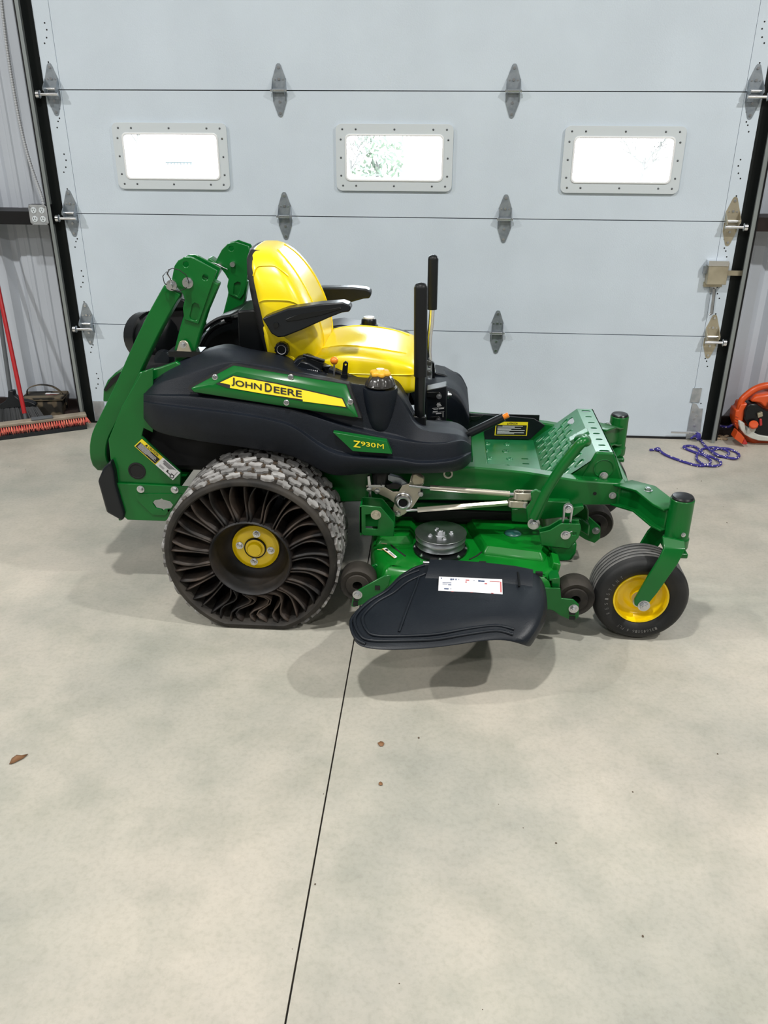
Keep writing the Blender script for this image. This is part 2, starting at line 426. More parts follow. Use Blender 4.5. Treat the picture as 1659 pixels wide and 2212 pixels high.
# ---- overhead door
door = empty('door_1', 'white sectional overhead door with three small windows', 'door', kind=S)
ST = 1.7454
WINS = []
for tl, tr, br, bl in (((239,264),(489,266),(497,410),(258,408)), ((724,267),(981,268),(975,415),(728,411)), ((1222,270),(1484,274),(1466,418),(1209,418))):
    q = [P(*p, -.012) for p in (tl, tr, br, bl)]
    WINS.append(((q[0].x+q[3].x)/2, (q[1].x+q[2].x)/2, (q[2].z+q[3].z)/2, (q[0].z+q[1].z)/2))
for i in range(5):
    z0 = i*SEC+(.012 if i == 0 else .0022); z1 = (i+1)*SEC-.0022
    mb = MB()
    if i != 2:
        mb.box((-ST+.001, 0, z0), (ST-.001, .045, z1))
    else:
        x = -ST+.001; zz0 = min(a[2] for a in WINS)+.045; zz1 = max(a[3] for a in WINS)-.045
        mb.box((-ST+.001, 0, z0), (ST-.001, .045, zz0)); mb.box((-ST+.001, 0, zz1), (ST-.001, .045, z1))
        for a in WINS:
            mb.box((x, 0, zz0), (a[0]+.045, .045, zz1)); x = a[1]-.045
        mb.box((x, 0, zz0), (ST-.001, .045, zz1))
    pn = mb.obj('panel', 'door_paint', door)
    MB().box((-DW+.004, .030, z0-.006 if i else z0), (DW-.004, .043, z0+.006)).obj('panel_joint', 'dark_steel', pn)
    for s in (-1, 1):
        a, b = sorted((s*(ST+.001), s*DW))
        MB().box((a, -.0012, z0), (b, .045, z1)).obj('end_stile', 'door_paint', pn)
        mb = MB()
        base = [(.035, .06), (.042, .085), (.030, .10), (.045, .125), (.05, .21), (.035, .235), (.028, .27), (.034, .30), (.05, .43), (.040, .46), (.030, .475), (.048, .50), (.022, .52)]
        for u, v in base:
            mb.cyl((s*(ST+u), -.0016, z0+v), (s*(ST+u), -.0008, z0+v), .0042, n=8)
        mb.obj('punch_holes', 'black_matte', pn, kind='stuff')
MB().box((-DW, -.004, .0), (DW, .04, .013)).obj('bottom_seal', 'black_matte', door)
# windows in the door
def rrect(x0, x1, z0, z1, r, y, n=6):
    out = []
    for cx, cz, a0 in ((x1-r, z1-r, 0), (x0+r, z1-r, 90), (x0+r, z0+r, 180), (x1-r, z0+r, 270)):
        for i in range(n+1):
            a = math.radians(a0+90*i/n); out.append(Vector((cx+r*math.cos(a), y, cz+r*math.sin(a))))
    return out
for (x0, x1, z0, z1) in WINS:
    fr = MB().prism(rrect(x0, x1, z0, z1, .03, -.014), (0, .014, 0), [rrect(x0+.055, x1-.055, z0+.055, z1-.055, .022, -.014)])
    fr = fr.obj('window_frame', 'frame_vinyl', door, bevel=.005)
    MB().prism(rrect(x0+.048, x1-.048, z0+.048, z1-.048, .026, -.019), (0, .064, 0), [rrect(x0+.058, x1-.058, z0+.058, z1-.058, .020, -.019)]).obj('window_rim', 'white', fr, bevel=.003)
    MB().box((x0+.05, .024, z0+.05), (x1-.05, .028, z1-.05)).obj('pane', 'glass', fr)
    sx = [x0+.035, x0+.105, (x0+x1)/2, x1-.105, x1-.035]; sz = [z0+.075, (z0+z1)/2, z1-.075]
    sm = MB().lathe((0,0,0), (0,-1,0), [(.0052, 0), (.0048, .002), (.0025, .0036), (0, .0038)], 10).mesh('screw', 'screw_dark')
    for a, b in [(a, z0+.026) for a in sx]+[(a, z1-.026) for a in sx]+[(x0+.026, b) for b in sz]+[(x1-.026, b) for b in sz]:
        instance('screw', sm, fr, Matrix.Translation((a, -.014, b)))
# hinges
def hinge_meshes(edge):
    w = .036
    up = [(-w, .0), (-w, .045), (-.012, .112), (-.006, .119), (.006, .119), (.012, .112), (w, .045), (w, 0)]
    a = MB().prism([Vector((x, -.003, z+.004)) for x, z in up], (0, .003, 0))
    b = MB().prism([Vector((x, -.003, -z-.004)) for x, z in up], (0, .003, 0))
    h = .048 if edge else .034
    for s in (-1, 1):
        x = s*w
        a.prism([Vector((x, 0, .055)), Vector((x, -h, .010)), Vector((x, -h, -.004)), Vector((x, -.012, -.004))], (-s*.003, 0, 0))
        b.prism([Vector((x-s*.004, 0, -.055)), Vector((x-s*.004, -h*.75, -.018)), Vector((x-s*.004, -h, -.006)), Vector((x-s*.004, -h, .008)), Vector((x-s*.004, -.012, .004))], (-s*.003, 0, 0))
    p = MB()
    if edge:
        p.cyl((-.052, -h+.004, -.022), (.040, -h+.004, -.022), .0085, n=14); p.cyl((-w, -.020, .004), (w, -.020, .004), .008, n=12)
        p.cyl((-.072, -h+.004, -.022), (-.056, -h+.004, -.022), .020, n=18)
    else:
        p.cyl((-w-.006, -h*.75, 0), (w+.006, -h*.75, 0), .0075, n=14)
    sc = MB()
    for z in (.105, .052, -.052, -.105):
        sc.cyl((0, -.003, z), (0, -.008, z), .007, n=6)
    for x in (-.02, .02): sc.cyl((x, -.003, .05), (x, -.006, .05), .004, n=8)
    return a, b, p, sc
HM = {}
for e in (0, 1):
    for mm in ('hinge_metal', 'brass_zinc'):
        a, b, p, sc = hinge_meshes(e)
        HM[e, mm] = (a.mesh('upper_leaf', mm), b.mesh('lower_leaf', mm), p.mesh('pin', 'chrome'), sc.mesh('screws', 'steel'))
def hinge(px, py, edge=0, mirror=1, mm='hinge_metal', x=None):
    p = P(px, py, 0); z = round(p.z/SEC)*SEC
    T = Matrix.Translation((x if x else p.x, -.0005, z)) @ Matrix.Scale(mirror, 4, (1,0,0))
    ms = HM[edge, mm]; o = instance('hinge', ms[0], door, T)
    for nm, me in zip(('lower_leaf', 'pin', 'screws'), ms[1:]):
        c = bpy.data.objects.new(nm, me); COL.objects.link(c); c.parent = o
for px, py in ((604,198), (1108,200), (616,468), (1090,475), (1073,720), (628,706)): hinge(px, py)
for (px, py), mm in zip(((117,198), (155,466), (189,700)), ('hinge_metal',)*3): hinge(px, py, 1, 1, mm, x=-1.787)
for (px, py), mm in zip(((1626,203), (1579,482), (1533,727)), ('hinge_metal', 'brass_zinc', 'brass_zinc')): hinge(px, py, 1, -1, mm, x=1.787)
# lock, its handle arm and the bottom fixture on the right stile
lk = MB(); q = P(1549, 590, -.03)
lk.box((q.x-.052, -.048, q.z-.058), (q.x+.052, 0, q.z+.058))
lk = lk.obj('lock_case', 'brass_zinc', door, bevel=.003)
MB().box((q.x-.058, -.053, q.z+.040), (q.x+.046, .0, q.z+.066)).obj('lock_plate', 'chrome', lk)
MB().box((q.x-.056, -.020, q.z-.075), (q.x+.040, 0, q.z-.052)).obj('lock_foot', 'brass_zinc', lk)
MB().box((q.x+.05, -.03, q.z-.012), (q.x+.135, -.022, q.z+.014)).obj('bolt_bar', 'brass_zinc', lk)
MB().box((q.x-.075, -.025, q.z-.004), (q.x-.052, -.018, q.z+.035)).obj('lock_lever', 'hinge_metal', lk)
a, b = P(1543, 626, -.03), P(1537, 677, -.03)
mb = MB().tube([a+Vector((0,.03,0)), a, lerp(a, b, .2), b, b+Vector((-.012, 0, -.005))], .009, 8)
hd = mb.obj('handle', 'steel', door)
MB().box((a.x-.018, -.012, a.z-.022), (a.x+.018, 0, a.z+.022)).obj('handle_base', 'steel', hd, bevel=.004)
a0 = P(1503, 853, 0)
MB().prism([P(*p, 0) for p in ((1497,838),(1516,838),(1510,869),(1490,868))], (0,-.006,0)).obj('stile_plate', 'galvanized', door)
mb = MB().prism([P(*p, 0) for p in ((1496,870),(1504,872),(1510,882),(1518,882),(1511,945),(1481,947),(1489,900))], (0,-.005,0))
bf = mb.obj('bottom_fixture', 'galvanized', door)
q = P(1500, 935, -.03); MB().cyl((q.x-.135, -.03, q.z), (q.x+.04, -.03, q.z), .006, n=10).obj('roller_shaft', 'chrome', bf)
bolts('fixture_bolt', bf, [(P(px, py, -.005), (0,-1,0), .005, .003) for px, py in ((1497,889),(1500,905),(1500,920),(1505,898))])
MB().box((-1.828, -.006, .012), (-1.76, 0, .14)).obj('bottom_fixture', 'galvanized', door)

# ---- tracks and weather seal beside the door
for s, nm in ((-1, 'trim_6'), (1, 'trim_7')):
    X = lambda a, b: tuple(sorted((s*a, s*b)))
    t = MB(); a, b = X(1.834, 1.892); t.box((a, -.004, 0), (b, .05, 3.06))
    seal = t.obj(nm, 'seal'); tag(seal, 'black weather seal and galvanised door track on the %s side' % ('left' if s < 0 else 'right'), 'door track', kind=S)
    t = MB(); a, b = X(1.890, 1.894); t.box((a, -.055, .0), (b, .05, 3.06)); a, b = X(1.876, 1.894); t.box((a, -.058, .0), (b, -.054, 3.06))
    a, b = X(1.894, 1.914); t.box((a, -.010, 0), (b, .05, 3.06))
    tr = t.obj('track', 'track_metal', seal, bevel=.001)
    a, b = X(1.914, 1.922); MB().box((a, -.012, 0), (b, .2, 3.06)).obj('jamb_edge', 'dark_steel', seal)
    bolts('track_bolt', seal, [((s*1.894, -.03, z), (s, 0, 0), .007, .005) for z in (.15, .42, .78, 1.15, 1.55, 2.0)])

# ---- lamps under the ceiling
for i, (x, y, z, k_) in enumerate(LAMPS):
    L = empty('high_bay_light', 'round black high-bay lamp in the %s of the row %s' % (('left', 'middle', 'right')[i % 3], ('nearest the door', 'above the camera', 'at the back of the shop')[i//3]), 'lamp', 'high-bay lamps', loc=(x, y, z))
    MB().lathe((x, y, z), (0,0,1), [(.17, .02), (.18, .04), (.14, .08), (.10, .10), (.09, .20), (.02, .22), (.01, .45)], 28).obj('housing', 'black', L)
    ld = bpy.data.lights.new('lamp_light', 'AREA'); ld.shape = 'DISK'; ld.size = .20; ld.energy = LAMP_POWER*k_; ld.color = (1.0, .985, .95)
    lo = bpy.data.objects.new('lamp_light', ld); COL.objects.link(lo); lo.parent = L; lo.location = (0, 0, .015)
# ================================================================== THE MOWER
YC = -1.53                                    # centre line; the near side is towards the camera (smaller y)
MW = empty('riding_mower', 'green and yellow zero-turn riding mower with black fenders and yellow seat', 'riding mower', loc=(.1, YC, 0))
BX = (0, -1, 0)
# ---------------------------------------------------------------- rear wheels (airless, with bent spokes)
TR, TH, ZC = .312, .026, .291
WX = -.375
def squash(x, z, r_lim):            # the tyre is flattened where it carries the weight
    lim = -(ZC-(TR-r_lim)); return (x*(1+.05*max(0, lim-z)/.03), max(z, lim))
def rear_wheel(y_out, sgn, near):
    # y_out: outer face, sgn: +1 when inboard is +y
    Yf = lambda d: y_out+sgn*d
    n = 96; prof = [(TR-TH, .008), (TR-TH+.006, 0), (TR-.010, 0), (TR-.004, .004), (TR, .014), (TR+.002, .15), (TR, .286), (TR-.004, .296), (TR-.010, .30), (TR-TH+.006, .30), (TR-TH, .292), (TR-TH-.002, .15)]
    rows = []
    for i in range(n):
        a = 2*PI*i/n; row = []
        for r, h in prof:
            x, z = squash(r*math.cos(a), r*math.sin(a), r); row.append((WX+x, Yf(h), ZC+z))
        rows.append(row)
    tyre = MB().grid(rows, closed_u=True, closed_v=True).obj('rear_tire', 'rubber_dusty', MW, smooth=50, label='airless black rear tire with curved spokes')
    # groove floor of the tread: a slightly wider band of brown dust
    rows = []
    for i in range(n):
        a = 2*PI*i/n; row = []
        for r, h in ((TR+.0008, .016), (TR+.0030, .15), (TR+.0008, .284)):
            x, z = squash(r*math.cos(a), r*math.sin(a), TR); row.append((WX+x, Yf(h), ZC+z+(.0 if z > -ZC+.002 else .001)))
        rows.append(row)
    MB().grid(rows, closed_v=True).obj('tread_band', 'tread_groove', tyre, smooth=50)
    # hub dish
    dish = [(.150, .012), (.1455, .006), (.141, .010), (.136, .030), (.128, .060), (.116, .090), (.104, .108), (.090, .115), (.05, .116), (0, .116)]
    hub = MB().lathe((WX, y_out, ZC), (0, sgn, 0), dish+[], 48).obj('hub_dish', 'dish_rubber', tyre, smooth=60)
    MB().lathe((WX, y_out, ZC), (0, sgn, 0), [(.150, .012), (.152, .05), (.152, .25), (.147, .27), (.10, .2), (.0, .2)], 48).obj('hub_shell', 'spoke_rubber', tyre, smooth=60)
    if near:
        MB().lathe((WX, y_out, ZC), (0, sgn, 0), [(.0, .078), (.024, .078), (.027, .081), (.028, .092), (.036, .093), (.037, .100), (.060, .101), (.066, .098), (.074, .098), (.080, .102), (.087, .104), (.088, .112), (.0, .114)], 40).obj('hub_plate', 'wheel_yellow', tyre, smooth=40)
        MB().lathe((WX, y_out, ZC), (0, sgn, 0), [(.0365, .0985), (.0365, .092), (.040, .092), (.041, .1005)], 40, closed=True).obj('hub_ring', 'dark_steel', tyre)
        nut = bolt(MB(), (0,0,0), r=.0105, h=.014)
        nm = nut.mesh('lug_nut', 'steel')
        for k in range(4):
            a = math.radians(82+90*k)
            instance('lug_nut', nm, tyre, Matrix.Translation((WX+.058*math.cos(a), Yf(.1), ZC+.058*math.sin(a))) @ Matrix.Scale(-sgn*-1, 4, (0,1,0)))
    # spokes
    NS = 42 if near else 30
    for k in range(NS):
        a0 = 2*PI*(k+.5)/NS; m = 9; rows = []
        low = max(0, -math.sin(a0)-.80)/.20       # buckling under load
        bend = .15 if k % 2 else .05
        w0, w1 = (.010, .27) if near else (.012, .27)
        for t in [i/(m-1) for i in range(m)]:
            r = lerp(.150, TR-TH+.001, t)
            da = bend*math.sin(PI*t)*.55 + (.055 if k % 2 else -.02)*(1-t)
            da += low*.26*math.sin(2*PI*t)*(.150/r)*1.0
            row = []
            for h in (w0+.012*math.sin(PI*t), .10, .20, w1):
                a = a0+da*(1-.55*h/.3)
                x, z = r*math.cos(a), r*math.sin(a)
                x2, z2 = squash(x, z, TR-TH) if t > .98 else (x, z)
                if t <= .98:
                    lim = -(ZC-TH-.001); full = squash((TR-TH)*math.cos(a), (TR-TH)*math.sin(a), TR-TH)[1]; raw = (TR-TH)*math.sin(a)
                    z2 = z+(full-raw)*t
                row.append((WX+x2, Yf(h), ZC+z2))
            rows.append(row)
        MB().grid(rows).obj('spoke', 'spoke_rubber', tyre, smooth=60, solid=.0042)
    # tread blocks
    shapes = [[(-.030, -.016), (-.010, -.024), (.004, -.014), (.026, -.020), (.031, -.002), (.012, .008), (.014, .022), (-.008, .020), (-.014, .006), (-.031, .004)],
              [(-.028, -.010), (-.012, -.022), (.016, -.022), (.030, -.008), (.026, .014), (.006, .012), (-.004, .023), (-.026, .018)],
              [(-.031, -.020), (-.006, -.016), (.008, -.024), (.029, -.014), (.024, .008), (.030, .020), (.002, .022), (-.010, .010), (-.028, .012)]]
    NT = 33; NR = 6
    if near:
        mes = [MB().prism([Vector((x*.82, y*.84, 0)) for x, y in s], (0, 0, .0095)).mesh('tread_block', 'tread_rubber', smooth=0) for s in shapes]
        for j in range(NR):
            for k in range(NT):
                a = 2*PI*(k+.5*(j % 2))/NT
                if math.sin(a) < -.91: continue
                h = .034+j*.0465
                e = Vector((math.cos(a), 0, math.sin(a))); t = Vector((-math.sin(a), 0, math.cos(a))); yv = Vector((0, sgn, 0))
                rot = math.radians(random.choice((-22, -6, 10, 24))); s = -1 if j % 2 else 1
                tx = t*math.cos(rot)+yv*math.sin(rot); ty = (yv*math.cos(rot)-t*math.sin(rot))*s
                p = Vector((WX, Yf(h), ZC))+e*(TR+.0005)
                M4 = Matrix(((tx.x, ty.x, e.x, p.x), (tx.y, ty.y, e.y, p.y), (tx.z, ty.z, e.z, p.z), (0,0,0,1)))
                instance('tread_block', mes[(k+j) % 3], tyre, M4)
    else:
        mb = MB()
        for j in range(NR):
            for k in range(NT):
                a = 2*PI*(k+.5*(j % 2))/NT
                if math.sin(a) < -.91: continue
                e = Vector((math.cos(a), 0, math.sin(a))); t = Vector((-math.sin(a), 0, math.cos(a)))
                mb.obox(Vector((WX, Yf(.034+j*.0465), ZC))+e*(TR+.004), t*.024, Vector((0, .018, 0)), e*.004)
        mb.obj('tread_blocks', 'tread_rubber', tyre, kind='stuff')
rear_wheel(-2.185, 1, True)
rear_wheel(-.89, -1, False)

# ---------------------------------------------------------------- frame: rails, rear plates, axle
RN = -1.855
top = [(690,1022),(860,1010),(1021,1009),(1130,1019),(1252,1038),(1355,1046)]; bot = [(1352,1091),(1236,1092),(1190,1086),(1100,1083),(911,1081),(740,1085),(690,1080)]
def rail(y0, dy, name='frame_rail', pts=top+bot):
    return MB().prism([Vector((p.x, y0, p.z)) for p in pp(pts, RN)], (0, dy, 0)).obj(name, 'green', MW, bevel=.006, seg=2)
rl = rail(RN, .055)
rail(2*YC-RN, -.045)
mb = MB()
bolt(mb, P(1323, 1070, RN), r=.010, h=.010)
mb.obj('rail_bolt', 'steel', rl); MB().cyl(P(1285, 1066, RN)+Vector((0,.003,0)), P(1285, 1066, RN)-Vector((0,.0012,0)), .0068, n=16).obj('rail_hole', 'black_matte', rl)
MB().lathe(P(968, 1023, RN), BX, [(.018, 0), (.018, .006), (.012, .006), (.012, .0)], 20).obj('rail_bushing', 'zinc', rl)
for x in (-.80, -.10, .45):                       # cross members under the seat
    MB().box((x-.03, -1.80, .40), (x+.03, -1.26, .48)).obj('cross_member', 'green', MW, bevel=.004)
MB().box((.955, -1.86, .405), (1.005, -1.20, .485)).obj('front_cross_member', 'green', MW, bevel=.005)
# rear side plate with its lower bracket
YP = -1.90
outl = [(306,804),(330,795),(330,935),(310,925),(306,942),(391,1019),(390,1050),(249,1047),(238,990),(234,950),(262,880)]
plate = MB().prism(pp(outl, YP), (0, .010, 0)).obj('rear_side_plate', 'green', MW, bevel=.003)
MB().lathe(P(296, 1017, YP), BX, [(.034,-.002),(.034,.002),(.028,.003),(.027,.001),(0,.001)], 28).obj('plate_plug', 'black_matte', plate)
lowb = [(251,1044),(408,1052),(395,1090),(357,1126),(275,1123),(267,1115)]
holep = C3([(590,1370),(610,1345),(655,1338),(668,1330),(680,1340),(740,1355),(765,1385),(745,1420),(690,1425),(682,1440),(668,1425),(620,1415)])
brk = MB().prism(pp(lowb, YP-.012), (0, .010, 0), [pp(holep, YP-.012)]).obj('rear_bracket', 'green', MW, bevel=.002)
MB().prism(pp(C3([(450,1290),(840,1290),(780,1380),(700,1475),(590,1470),(455,1340)]), YP-.016), (0, .004, 0), [pp(holep, YP-.016)]).obj('bracket_rib', 'green', brk, bevel=.0015)
bolts('bracket_bolt', brk, [(P(*c, YP-.012), BX, .011, .010) for c in C3([(490,1250),(780,1255)])])
MB().prism([Vector((p.x, 2*YC-YP, p.z)) for p in pp(outl, YP)], (0, -.010, 0)).obj('rear_side_plate', 'green', MW, bevel=.003)
MB().box((-.955, -1.90, .29), (-.945, -1.16, .50)).obj('rear_panel', 'green', MW)
MB().box((-.94, -1.88, .43), (-.70, -1.2, .445)).obj('engine_deck', 'green', MW)
# bumper: padded black block across the back
bp = [(238,996),(246,1020),(250,1050),(268,1110),(264,1127),(229,1108),(210,1040),(222,1012)]
MB().prism(pp(bp, -1.93), (0, .80, 0)).obj('rear_bumper', 'plastic_smooth', MW, bevel=.010, seg=3)
# caution sticker on the plate
q = [P(*c, YP-.002) for c in ((290,963.5),(373.5,1037.5),(389.5,1021),(306.5,948))]     # bl, br, tr, tl
stk = MB(); add_patch(stk, q, .0, .545, 0, 1); cs = stk.obj('caution_sticker', 'label_yellow', plate, label='yellow, black and white caution sticker')
w_ = MB(); add_patch(w_, q, .545, 1, 0, 1); w_.obj('sticker_field', 'label_white', plate)
q2 = shift(q, (0, -.0008, 0)); mb = MB(); add_patch(mb, q2, .02, .525, .06, .68); mb.obj('sticker_black', 'print_black', plate)
mb = MB(); add_text(mb, 'CAUTION', q2, .02, .20, .45, .73, .96)
mb.add([quadmap(q2, .13, .74), quadmap(q2, .185, .74), quadmap(q2, .157, .97)], [(0,1,2)])
for k, (a, b) in enumerate(((.60,.90),(.60,.86),(.60,.84),(.63,.82),(.63,.80))): add_patch(mb, q2, a, b, .86-.075*k, .90-.075*k)
for k in range(3): add_patch(mb, q2, .60, .72, .30-.07*k, .32-.07*k)
wc = quadmap(q2, .93, .22); ex = (q[1]-q[0]).normalized(); ey = (q[3]-q[0]).normalized()
ring = []
mb.add([wc+ex*math.cos(a)*r+ey*math.sin(a)*r for r in (.0055, .0085) for a in [2*PI*i/16 for i in range(16)]], [(i, (i+1) % 16, 16+(i+1) % 16, 16+i) for i in range(16)])
add_patch(mb, q2, .80, .90, .20, .27); add_patch(mb, q2, .78, .81, .20, .42); add_patch(mb, q2, .87, .95, .36, .41); add_patch(mb, q2, .95, .957, .36, .85)
mb.obj('sticker_print', 'print_black', plate)
mb = MB(); q3 = shift(q, (0, -.0014, 0))
for k in range(7): add_patch(mb, q3, .05, [.30,.46,.47,.48,.45,.50,.28][k], .61-.075*k, .635-.075*k)
mb.obj('sticker_lines', 'label_white', plate)

# ---------------------------------------------------------------- engine, air filter, hood guard
MB().box((-.90, -1.80, .46), (-.44, -1.26, .86)).obj('engine_block', 'black_matte', MW, bevel=.03)
af = MB().lathe(P(338, 728, -1.45), (.80, -.55, .10), [(0, -.10), (.085, -.10), (.098, -.085), (.098, -.03), (.104, -.03), (.104, -.015), (.094, -.012), (.094, .01), (.102, .013), (.102, .03), (.094, .033), (.094, .07), (.088, .10), (.05, .12), (0, .12)], 36).obj('air_filter', 'black', MW, smooth=40)
MB().prism(pp([(335,652),(345,630),(372,634),(400,650),(400,668),(335,672)], -1.52), (0, .14, 0)).obj('intake_hood', 'black', MW, bevel=.008)
MB().prism(pp([(340,672),(398,668),(398,720),(350,722)], -1.50), (0, .10, 0)).obj('intake_neck', 'black_matte', MW, bevel=.01)
MB().prism(pp([(430,755),(455,700),(520,668),(556,664),(575,780),(430,790)], -1.42), (0, .28, 0)).obj('engine_shroud', 'black', MW, bevel=.015)
MB().prism(pp([(512,672),(560,668),(588,775),(516,775)], -1.66), (0, .20, 0)).obj('seat_back_panel', 'black', MW, bevel=.008)
for k, pts in enumerate((((424,742),(440,712),(470,690),(498,683)), ((434,748),(452,718),(474,702),(500,694)))):
    MB().tube(spline([P(x, y, -1.48+.03*k) for x, y in pts]), .008, 8).obj('hose', 'black', MW)
MB().tube([P(486, 691, -1.46), P(520, 682, -1.46), P(560, 672, -1.47)], .010, 8).obj('support_rod', 'black', MW)
MB().lathe(P(358, 777, -1.62), (0,-1,.3), [(0,0),(.035,0),(.04,.02),(.03,.05),(0,.05)], 18).obj('engine_cover_boss', 'plastic_smooth', MW)
gd = pp([(222,868),(223,842),(232,822),(248,806),(268,796),(300,790),(300,870)], -1.30)
MB().prism(gd, (0, .35, 0)).obj('muffler_guard', 'green', MW, bevel=.006)
MB().box((-1.00, -1.24, .70), (-.86, -1.02, .76)).obj('guard_mount', 'green', MW, bevel=.004)
MB().prism(pp([(224,842),(240,818),(262,803),(262,812),(242,832),(228,846)], -1.306), (0, .02, 0)).obj('guard_trim', 'black', MW)
MB().prism(pp([(270,868),(300,805),(342,795),(380,782),(395,790),(330,822),(325,870)], -1.87), (0, .02, 0)).obj('engine_side_panel', 'green', MW, bevel=.004)

# ---------------------------------------------------------------- folded roll bar
hp = C1([(815,310),(850,258),(905,232),(960,230),(1000,245),(1195,352),(1150,480),(1095,640),(1030,832),(905,790),(890,690),(908,610),(890,560),(790,440)])
YR = -1.84
hA = [pp(circ(*C1([(918,295)])[0], 6.5, 14), YR), pp(circ(*C1([(1092,412)])[0], 6.8, 14), YR)]
slot = pp(C1([(950,760),(975,655),(1000,640),(1030,650),(1042,690),(1020,790),(1000,800),(960,790)]), YR)
rb = MB().prism(pp(hp, YR), (0, .010, 0), hA+[slot]).obj('roll_bar_hinge', 'green', MW, bevel=.002)
MB().prism(shift(pp(hp, YR), (0, .055, 0)), (0, .010, 0)).obj('hinge_inner_plate', 'green', rb, bevel=.002)
pst = [P(455, 600, YR+.03), P(430, 660, YR+.03), P(414, 712, YR+.03), P(402, 757, YR+.03), P(404, 800, YR+.03)]
MB().rtube(pst, .045, .075, (0,1,0)).obj('roll_bar_post', 'green', MW, bevel=.006)
for c in C1([(795,480),(940,457)]):
    p = P(*c, YR); MB().cyl(p+Vector((0,.07,0)), p-Vector((0,.034,0)), .0105, n=16).cyl(p, p-Vector((0,.008,0)), .019, n=20).obj('hinge_pin', 'steel', rb)
MB().tube([P(*C1([c])[0], YR-.03) for c in ((790,440),(745,360),(712,400),(725,460),(790,520),(850,537),(920,510),(945,450),(920,390),(860,345),(800,330),(760,345))], .0016, 6).obj('pin_cable', 'black_matte', rb)
MB().tube([P(*C1([c])[0], YR-.026) for c in ((770,340),(750,380),(780,420),(790,470))], .003, 6).obj('pin_ring', 'steel', rb)
ft = MB().prism(pp(C1([(832,1075),(860,990),(880,978),(915,980),(935,1000),(970,1085)]), YR-.012), (0, .008, 0)).obj('post_bracket', 'zinc', MW, bevel=.002)
bolt(MB(), P(*C1([(895,1017)])[0], YR-.012), r=.009, h=.012).obj('bracket_bolt', 'steel', ft)
MB().box((-.70, YR-.014, .935), (-.58, YR+.06, .955)).obj('bracket_foot', 'black', ft)
# far hinge and post
YF = -1.24
hpf = C1([(1185,270),(1240,165),(1290,112),(1360,93),(1480,135),(1490,180),(1460,470),(1440,560),(1405,608),(1300,560),(1288,490),(1300,430),(1270,380)])
rf = MB().prism(pp(hpf, YF), (0, .010, 0), [pp(circ(*C1([(1325,155)])[0], 5.5, 14), YF), pp(C1([(1345,560),(1350,470),(1380,452),(1408,460),(1405,530),(1380,580)]), YF)]).obj('roll_bar_hinge', 'green', MW, bevel=.002)
MB().prism(shift(pp(hpf, YF), (0, .055, 0)), (0, .010, 0)).obj('hinge_inner_plate', 'green', rf, bevel=.002)
MB().rtube([P(*c, YF+.03) for c in ((520,600),(512,645),(500,690),(499,725),(508,760),(520,800))], .045, .075, (0,1,0)).obj('roll_bar_post', 'green', MW, bevel=.006)
for c in ((503.8,570),(475.4,573),(492,683)): p = P(*c, YF); MB().cyl(p+Vector((0,.07,0)), p-Vector((0,.018,0)), .0105, n=16).obj('hinge_pin', 'steel', rf)
MB().tube([P(*C1([c])[0], YF-.02) for c in ((1140,278),(1190,290),(1225,310),(1290,340))], .0022, 6).obj('hair_pin', 'steel', rf)
# the folded hoop: near leg, cross tube, far leg
def hoop_leg(Y, s=0):
    pts = [(378,622),(340,690),(306,760),(272,836),(238,905),(219,948),(216,975)]
    return [Vector((p.x, Y, p.z)) for p in pp(pts, YR+.03)]
nl = hoop_leg(YR+.03); flg = hoop_leg(YF+.03)
a = nl[-1]; b = flg[-1]; R_ = .09
path = nl[:-2]
corner = [nl[-2], nl[-1]+Vector((-.004, .01, -.035)), nl[-1]+Vector((.004, .05, -.052)), nl[-1]+Vector((.006, .10, -.058))]
far_c = [Vector((v.x, (YR+.03)+(YF+.03)-v.y, v.z)) for v in reversed(corner)]
def boxpath(pts, w, side0):
    mb = MB(); rows = []
    pts = [Vector(p) for p in pts]; m = len(pts); u = Vector(side0)
    for i in range(m):
        t = (pts[min(i+1, m-1)]-pts[max(i-1, 0)]).normalized(); n_ = Vector((.86, 0, .5)); n_ = (n_-t*n_.dot(t)).normalized(); s_ = t.cross(n_)
        rows.append([pts[i]+s_*a*w/2+n_*b*w/2 for a, b in ((-1,-1),(1,-1),(1,1),(-1,1))])
    mb.grid(rows, closed_u=True); k = len(rows)*4
    mb.add(rows[0], [(0,1,2,3)]); mb.add(rows[-1], [(0,1,2,3)]); return mb
boxpath(spline(path+corner, 4)+spline(far_c+list(reversed(flg[:-2])), 4), .064, (0,1,0)).obj('folded_roll_bar', 'green', MW, bevel=.006, merge=True, label='green square-tube roll bar folded down behind')

# ---------------------------------------------------------------- black fender covers
xs  = [310,326,350,420,481,510,560,610,627,650,680,710,740,790,856,878,899,930,960,985,1004,1018]
B_y = [903,926,938,951,960,964,971,979,984,993,1009,1026,1028,1022,1023,1023,1023,1022,1021,1018,1012,996]
K_y = [868,871,875,884,891,895,902,914,920,933,957,976,986,990,993,996,1001,1001,998,994,986,978]   # crease over the skirt
M_y = [852,853,855,856,862,866,873,881,884,890,900,911,921,936,949,953,956,959,958,953,950,962]
E_y = [846,838,824,806,784,781,788,797,802,806,812,819,825,835,834,886,926,932,936,937,942,957]     # shoulder above the badge
T_y = [838,820,797,766,746,759,768,775,791,797,804,811,818,829,818,868,917,921,921,924,934,951]
yB = [-1.93,-1.97,-1.99,-2.00,-2.0,-2.0,-2.0,-2.0,-2.0,-2.0,-2.0,-2.0,-2.0,-2.0,-2.0,-2.0,-2.0,-2.0,-1.995,-1.98,-1.95,-1.89]
def colY(base, i):
    e = yB[i]+2.0; return base+e
NB = len(xs)
rows = []
def mixy(A, B, t): return [lerp(a, b, t) for a, b in zip(A, B)]
